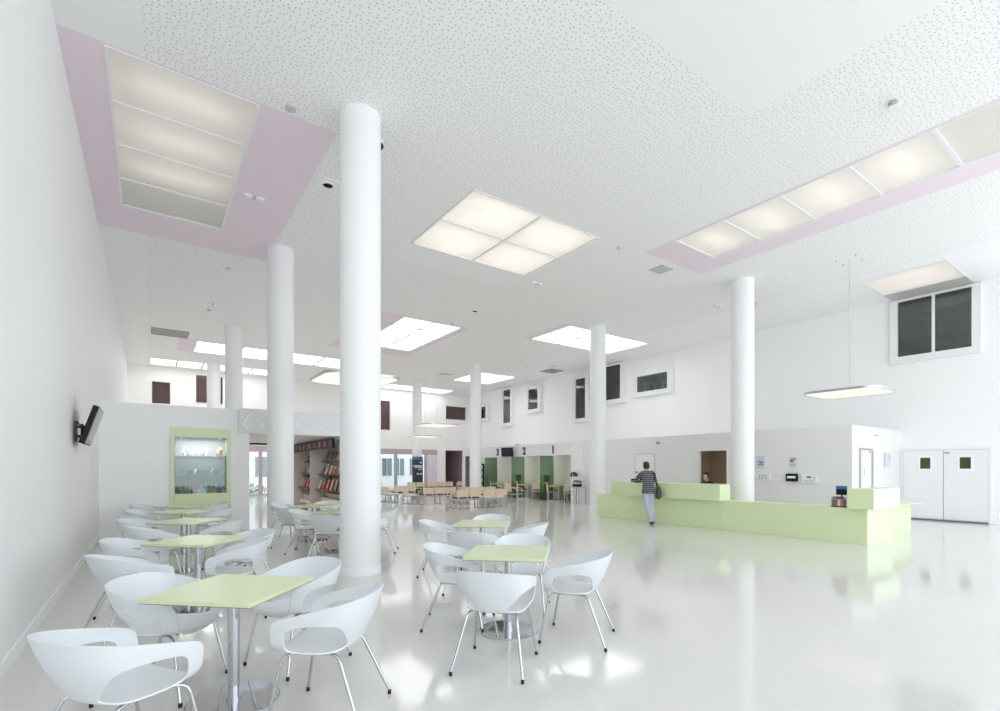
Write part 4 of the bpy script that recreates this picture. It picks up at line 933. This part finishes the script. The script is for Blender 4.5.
CH = [(-.115, 3.06, 33, 'white armchair at the nearest left table, front left in the picture corner'), (.1, 4.1, -36, 'white armchair at the nearest left table, far left seat tucked under the top'),
      (.915, 3.135, 140, 'white armchair at the nearest left table, front right facing left'), (.945, 4.10, 203, 'white armchair at the nearest left table, far right before the column foot'),
      (-.13, 5.55, 20, 'white armchair at the second table of the left row, near the wall side front'), (-.1, 6.6, -12, 'white armchair at the second table of the left row, wall side rear'),
      (.74, 5.8, 165, 'white armchair at the second table of the left row, right side front'), (.92, 6.55, 197, 'white armchair at the second table of the left row, right side rear'),
      (.05, 8.02, 12, 'white armchair at the third table of the left row, wall side front'), (-.08, 9.1, -15, 'white armchair at the third table of the left row, wall side rear'),
      (.85, 8.3, 168, 'white armchair at the third table of the left row, on its right side'), (-.05, 11.1, -20, 'white armchair at the fourth table of the left row, wall side rear'),
      (-.12, 10.0, 18, 'white armchair at the fourth table of the left row, wall side front, mostly hidden'), (1.0, 10.85, 187, 'white armchair at the fourth table of the left row, on its right side'),
      (-.02, 12.7, -22, 'white armchair at the last table of the left row, wall side by the cabinet'), (1.1, 12.4, 188, 'white armchair at the last table of the left row, right side below the cabinet'),
      (2.2, 3.145, 40, 'white armchair at the nearer middle table, front one with its back to the camera'), (3.125, 3.23, 125, 'white armchair at the nearer middle table, on the right side'),
      (2.455, 4.2, -35, 'white armchair at the nearer middle table, on the left side'), (3.27, 4.2, 225, 'white armchair at the nearer middle table, rear one behind the top'),
      (3.42, 6.27, -35, 'white armchair at the farther middle table, on the left side'), (3.25, 5.17, 40, 'white armchair at the farther middle table, front one with its back to the camera'),
      (4.24, 5.38, 130, 'white armchair at the farther middle table, right side'), (4.36, 6.4, 225, 'white armchair at the farther middle table, rear one'),
      (2.28, 10.1, 42, 'white armchair left of the farther kiosk table, back to the camera'), (2.33, 9.3, -30, 'white armchair left of the nearer kiosk table, turned right'),
      (2.45, 8.32, 52, 'white armchair before the nearer kiosk table, touching the column edge in view'), (2.4, 11.3, -40, 'white armchair behind the farther kiosk table, beside the kiosk column'),
      (3.2, 11.3, 225, 'white armchair behind the farther kiosk table, under the magazine shelves'), (3.42, 8.62, 150, 'white armchair showing just right of the nearest column')]
for x, y, a, lab in CH: chair(x, y, a, lab)

# ------------------------------------------------------------------ people
def remesh(mb, name, mats, parent, vox, smooth=6):
    o = mb.build(name, mats, parent)
    r = o.modifiers.new('r', 'REMESH'); r.mode = 'VOXEL'; r.voxel_size = vox; r.use_smooth_shade = True
    s = o.modifiers.new('s', 'SMOOTH'); s.iterations = smooth; s.factor = .5
    dg = bpy.context.evaluated_depsgraph_get(); me = bpy.data.meshes.new_from_object(o.evaluated_get(dg)); o.modifiers.clear(); o.data = me; me.name = name
    for p in me.polygons: p.use_smooth = True
    return o
def head(mb, c, yaw, s=1.0, tilt=0.0):
    R = Matrix.Translation(c) @ Matrix.Rotation(yaw, 4, 'Z') @ Matrix.Rotation(tilt, 4, 'X')
    def q(x, y, z): return R @ Vector((x * s, y * s, z * s))
    def blob(p, r):
        o = len(mb.v); mb.ball((0, 0, 0), r); mb.v[o:] = [tuple(R @ (Vector(v) * s + Vector(p) * s)) for v in mb.v[o:]]
    blob((0, -.01, .03), (.074, .092, .095)); blob((0, .02, -.04), (.058, .068, .075)); blob((0, .045, -.085), (.033, .034, .028))
    blob((0, .098, -.018), (.012, .020, .018)); blob((0, .082, .005), (.010, .016, .03)); blob((.078, -.005, -.01), (.012, .02, .032)); blob((-.078, -.005, -.01), (.012, .02, .032))
    blob((0, .082, -.055), (.026, .012, .008)); blob((0, .082, -.067), (.022, .012, .008)); blob((.032, .075, .02), (.02, .012, .008)); blob((-.032, .075, .02), (.02, .012, .008))
    return R
def eyes(parent, R, s=1.0):
    for sx in (-1, 1):
        mb = MB(); mb.ball(tuple(R @ Vector((sx * .031 * s, .083 * s, .004 * s))), .010 * s, 8, 6); mb.build('eye', M['lettering'], parent)
        mb = MB(); mb.ball(tuple(R @ Vector((sx * .031 * s, .0915 * s, .004 * s))), .0042 * s, 8, 6); mb.build('iris', M['hair'], parent)
def hand(mb, wrist, fwd, side, up, s=1.0):
    """palm plus five bent fingers; fwd = finger direction, side = towards the thumb"""
    w_ = Vector(wrist); f = Vector(fwd).normalized(); d = (Vector(side) - f * Vector(side).dot(f)).normalized(); u = f.cross(d); u = u if u.dot(Vector(up)) > 0 else -u
    mb.loft([w_ - f * .03 * s, w_ + f * .02 * s, w_ + f * .06 * s, w_ + f * .09 * s], [(.024 * s, .02 * s), (.034 * s, .017 * s), (.04 * s, .016 * s), (.038 * s, .014 * s)], 10) if abs(d.x) > .7 else mb.loft([w_ - f * .03 * s, w_ + f * .02 * s, w_ + f * .06 * s, w_ + f * .09 * s], [.022 * s, .027 * s, .029 * s, .026 * s], 10)
    for i, ln in enumerate((.072, .082, .076, .06)):
        b = w_ + f * .085 * s + d * (.03 - .02 * i) * s
        mb.loft([b - f * .02 * s, b + f * ln * .45 * s, b + f * ln * .8 * s - u * .012 * s, b + f * ln * s - u * .028 * s], [.009 * s, .0085 * s, .0078 * s, .006 * s], 8)
    b = w_ + f * .025 * s + d * .026 * s
    mb.loft([b, b + d * .022 * s + f * .025 * s, b + d * .03 * s + f * .055 * s - u * .008 * s, b + d * .026 * s + f * .078 * s - u * .015 * s], [.013 * s, .011 * s, .0095 * s, .007 * s], 8)

# standing person
pr = thing('person', 'person in a striped grey top and pale jeans leaning on the reception counter', 'person', (11.03, 8.60, 0), math.radians(48 - 90))
hc = Vector((-.03, .20, 1.565)); hy = math.radians(22)
LA = [(-.17, .10, 1.37), (-.25, .18, 1.25), (-.29, .30, 1.15), (-.16, .46, 1.145), (-.07, .54, 1.15)]
RA = [(.155, .10, 1.37), (.18, .19, 1.25), (.19, .33, 1.15), (.09, .47, 1.145), (.02, .56, 1.15)]
LL = [(-.085, .0, .90), (-.07, .03, .70), (-.02, .02, .49), (.035, -.03, .28), (.08, -.07, .09)]
RL = [(.085, .0, .90), (.095, .03, .70), (.095, .03, .49), (.11, .02, .28), (.13, .03, .10)]
def limb(mb, pts, rad): mb.loft(pts, rad, 12)
b = MB()
b.loft([(0, .0, .86), (0, .0, .98), (-.005, .03, 1.10), (-.01, .065, 1.25), (-.012, .09, 1.36), (-.015, .105, 1.41)], [(.150, .095), (.140, .09), (.125, .085), (.145, .095), (.14, .08), (.06, .05)], 16)
b.loft([(-.015, .105, 1.38), (-.02, .14, 1.46), (-.03, .18, 1.52)], [.055, .05, .05], 12)
b.loft([(-.17, .10, 1.37), (-.015, .10, 1.385), (.155, .10, 1.37)], [.052, .06, .052], 10)
for A in (LA, RA): limb(b, A, [.048, .042, .036, .030, .024])
for Lg in (LL, RL): limb(b, Lg, [.085, .072, .052, .048, .034])
for Lg in (LL, RL):
    ax = Vector(Lg[-1]); b.loft([ax + Vector((0, -.05, -.05)), ax + Vector((0, .02, -.045)), ax + Vector((0, .13, -.07))], [.032, .036, .028], 10)
R = head(b, hc, hy)
hand(b, LA[-1], (.85, .4, -.05), (.4, .9, .1), (0, 0, 1)); hand(b, RA[-1], (-.85, .35, -.05), (.4, .9, .1), (0, 0, 1))
body = remesh(b, 'body', M['skin'], pr, .008, 4); eyes(pr, R)
c = MB()
c.loft([(0, .0, .83), (0, .0, .90), (0, .0, 1.0), (-.005, .03, 1.12), (-.01, .065, 1.26), (-.012, .09, 1.37), (-.015, .108, 1.425)], [(.172, .122), (.172, .122), (.155, .108), (.142, .102), (.165, .112), (.158, .096), (.075, .065)], 18)
c.loft([(-.175, .10, 1.37), (-.015, .10, 1.39), (.16, .10, 1.37)], [.062, .07, .062], 12)
for A in (LA, RA): limb(c, A[:-1] + [tuple(Vector(A[-2]).lerp(Vector(A[-1]), .55))], [.062, .056, .05, .042, .036])
remesh(c, 'striped_top', M['knit'], pr, .012, 5)
c = MB(); c.loft([(0, 0, .97), (0, 0, .9), (0, .0, .82)], [(.152, .104), (.160, .112), (.13, .10)], 16)
for Lg in (LL, RL): limb(c, Lg[:-1] + [(Lg[-1][0], Lg[-1][1] - .005, .045)], [.090, .080, .060, .055, .050])
remesh(c, 'jeans', M['jean'], pr, .012, 4)
for Lg in (LL, RL):
    ax = Vector((Lg[-1][0], Lg[-1][1], .0)); z = .0 if Lg is LL else .012
    s = MB(); s.loft([ax + Vector((0, -.085, .04 + z)), ax + Vector((0, -.06, .04 + z)), ax + Vector((0, .02, .042 + z)), ax + Vector((0, .12, .032 + z)), ax + Vector((0, .175, .025 + z))], [(.02, .02), (.038, .038), (.042, .040), (.042, .030), (.024, .018)], 12); s.build('shoe', M['rubber'], pr)
hb = MB(); o0 = len(hb.v)
for p, r in (((0, -.028, .045), (.084, .092, .092)), ((0, -.06, -.01), (.074, .06, .075)), ((0, .03, .095), (.066, .05, .038)), ((.06, -.02, .01), (.026, .055, .055)), ((-.06, -.02, .01), (.026, .055, .055))):
    o0 = len(hb.v); hb.ball((0, 0, 0), r, 14, 10); hb.v[o0:] = [tuple(R @ (Vector(v) + Vector(p))) for v in hb.v[o0:]]
remesh(hb, 'hair', M['hair'], pr, .012, 3)
# shoulder bag carried at the hip
bg_ = thing('shoulder_bag', 'dark patterned shoulder bag hanging at the right hip of the standing person', 'bag', (11.03, 8.60, 0), math.radians(48 - 90))
q = MB(); q.loft([(.235, -.02, 1.02), (.25, -.03, .95), (.26, -.04, .84), (.255, -.04, .74), (.25, -.035, .69)], [(.055, .07), (.07, .12), (.085, .15), (.08, .145), (.045, .10)], 14)
remesh(q, 'pouch', M['bag'], bg_, .012, 3)
MB().loft([(.245, .06, 1.0), (.20, .11, 1.2), (.155, .15, 1.38), (.13, .10, 1.445), (.15, .03, 1.38), (.205, -.04, 1.2), (.245, -.08, 1.0)], .013, 8).build('strap', M['black'], bg_)

# receptionist, seated
RX, RY = 13.5, 8.38
oc = thing('office_chair', 'dark office chair behind the counter holding the receptionist', 'chair', (RX, RY, 0), math.radians(175 - 90))
MB().box(-.24, .24, -.24, .24, .46, .52).build('seat', M['darktop'], oc, bevel=.03); MB().box(-.21, .21, -.30, -.25, .61, 1.0).build('backrest', M['darktop'], oc, bevel=.02)
MB().lathe([(.03, .05), (.03, .46)], 12).build('post', M['steel'], oc); MB().box(-.03, .03, -.26, -.1, .42, .46).box(-.03, .03, -.295, -.262, .42, .66).build('back_arm', M['black'], oc)
fb = MB()
for i in range(5):
    a = 2 * PI * i / 5; fb.loft([(0, 0, .08), (.28 * math.cos(a), .28 * math.sin(a), .05)], [.028, .018], 8); fb.ball((.28 * math.cos(a), .28 * math.sin(a), .027), .027)
fb.build('foot_star', M['black'], oc)
rp = thing('person', 'seated receptionist with dark hair and dark clothes behind the counter', 'person', (RX, RY, .06), math.radians(175 - 90))
hc = Vector((.0, .10, 1.215)); b = MB()
b.loft([(0, -.06, .52), (0, -.05, .68), (0, .0, .88), (0, .03, 1.0), (0, .04, 1.05)], [(.155, .11), (.13, .095), (.15, .1), (.14, .08), (.06, .05)], 16)
b.loft([(0, .04, 1.02), (0, .06, 1.10), (0, .085, 1.16)], [.055, .048, .05], 12); b.loft([(-.165, .03, 1.0), (0, .03, 1.02), (.165, .03, 1.0)], [.05, .06, .05], 10)
AA = [[(sx * .17, .03, 1.0), (sx * .22, .10, .84), (sx * .21, .22, .77), (sx * .13, .38, .79), (sx * .10, .44, .79)] for sx in (-1, 1)]
for A in AA: limb(b, A, [.047, .042, .036, .03, .024])
GG = [[(sx * .09, -.02, .54), (sx * .11, .20, .54), (sx * .12, .40, .51), (sx * .12, .42, .24), (sx * .12, .38, .02)] for sx in (-1, 1)]
for G in GG:
    limb(b, G, [.085, .075, .058, .05, .035]); ax = Vector(G[-1]); b.loft([ax + Vector((0, -.05, -.05)), ax + Vector((0, .02, -.045)), ax + Vector((0, .13, -.055))], [.026, .032, .024], 10)
R = head(b, hc, .35)
for A, sx in zip(AA, (-1, 1)): hand(b, A[-1], (-sx * .2, .95, -.05), (-sx, .2, 0), (0, 0, 1))
remesh(b, 'body', M['skin'], rp, .008, 4); eyes(rp, R)
c = MB(); c.loft([(0, -.06, .47), (0, -.05, .68), (0, .0, .88), (0, .03, 1.01), (0, .045, 1.07)], [(.172, .128), (.148, .112), (.168, .118), (.158, .096), (.075, .065)], 16); c.loft([(-.17, .03, 1.0), (0, .03, 1.03), (.17, .03, 1.0)], [.062, .072, .062], 12)
for A in AA: limb(c, A[:-1], [.06, .055, .049, .04])
remesh(c, 'dark_jacket', M['darktop'], rp, .012, 4)
c = MB()
for G in GG: limb(c, G, [.098, .088, .07, .062, .05])
remesh(c, 'trousers', M['darktop'], rp, .012, 3)
for G in GG:
    ax = Vector((G[-1][0], G[-1][1], -.06)); MB().loft([ax + Vector((0, -.085, .036)), ax + Vector((0, -.06, .04)), ax + Vector((0, .02, .042)), ax + Vector((0, .12, .032)), ax + Vector((0, .17, .024))], [(.02, .02), (.038, .036), (.042, .04), (.042, .03), (.022, .016)], 12).build('shoe', M['rubber'], rp)
hb = MB()
for p, r in (((0, -.022, .045), (.085, .095, .092)), ((0, -.06, -.03), (.078, .055, .085)), ((0, .04, .095), (.066, .05, .036)), ((.062, -.01, -.02), (.024, .05, .07)), ((-.062, -.01, -.02), (.024, .05, .07))):
    o0 = len(hb.v); hb.ball((0, 0, 0), r, 14, 10); hb.v[o0:] = [tuple(R @ (Vector(v) + Vector(p))) for v in hb.v[o0:]]
remesh(hb, 'hair', M['hair'], rp, .012, 3)

# books and plant in the low wide office window
for i, (cy, w_, h_, cc, nm) in enumerate(((14.78, .10, .30, (.10, .25, .28), 'teal binder, leftmost behind the low wide window'), (14.62, .12, .34, (.50, .52, .42), 'pale binder, second behind the low wide window'), (14.47, .09, .32, (.05, .30, .33), 'turquoise binder, third behind the low wide window'), (14.33, .10, .30, (.08, .12, .13), 'dark binder, fourth behind the low wide window'))):
    t = thing('binder', nm, 'binder', (XR + .02, cy, 5.0), 0, 'binders in the office window'); MB().box(-.13, .13, -w_ / 2, w_ / 2, 0, h_).build('cover', cm(cc), t, bevel=.006); MB().box(-.134, -.13, -w_ * .3, w_ * .3, h_ * .55, h_ * .8).build('spine_label', M['paper'], t)
t = thing('potted_plant', 'small potted plant at the right inside the low wide window', 'plant', (XR + .05, 13.62, 5.0)); MB().lathe([(.0, 0), (.05, 0), (.07, .12), (.06, .12), (.0, .1)], 14).build('pot', cm((.6, .6, .55)), t)
f = MB()
for i in range(14):
    a = i * 2.4; f.loft([(0, 0, .1), (.06 * math.cos(a), .06 * math.sin(a), .2), (.13 * math.cos(a), .13 * math.sin(a), .24 - .02 * (i % 3))], [.006, .012, .002], 5)
f.build('leaves', M['leaf'], t)
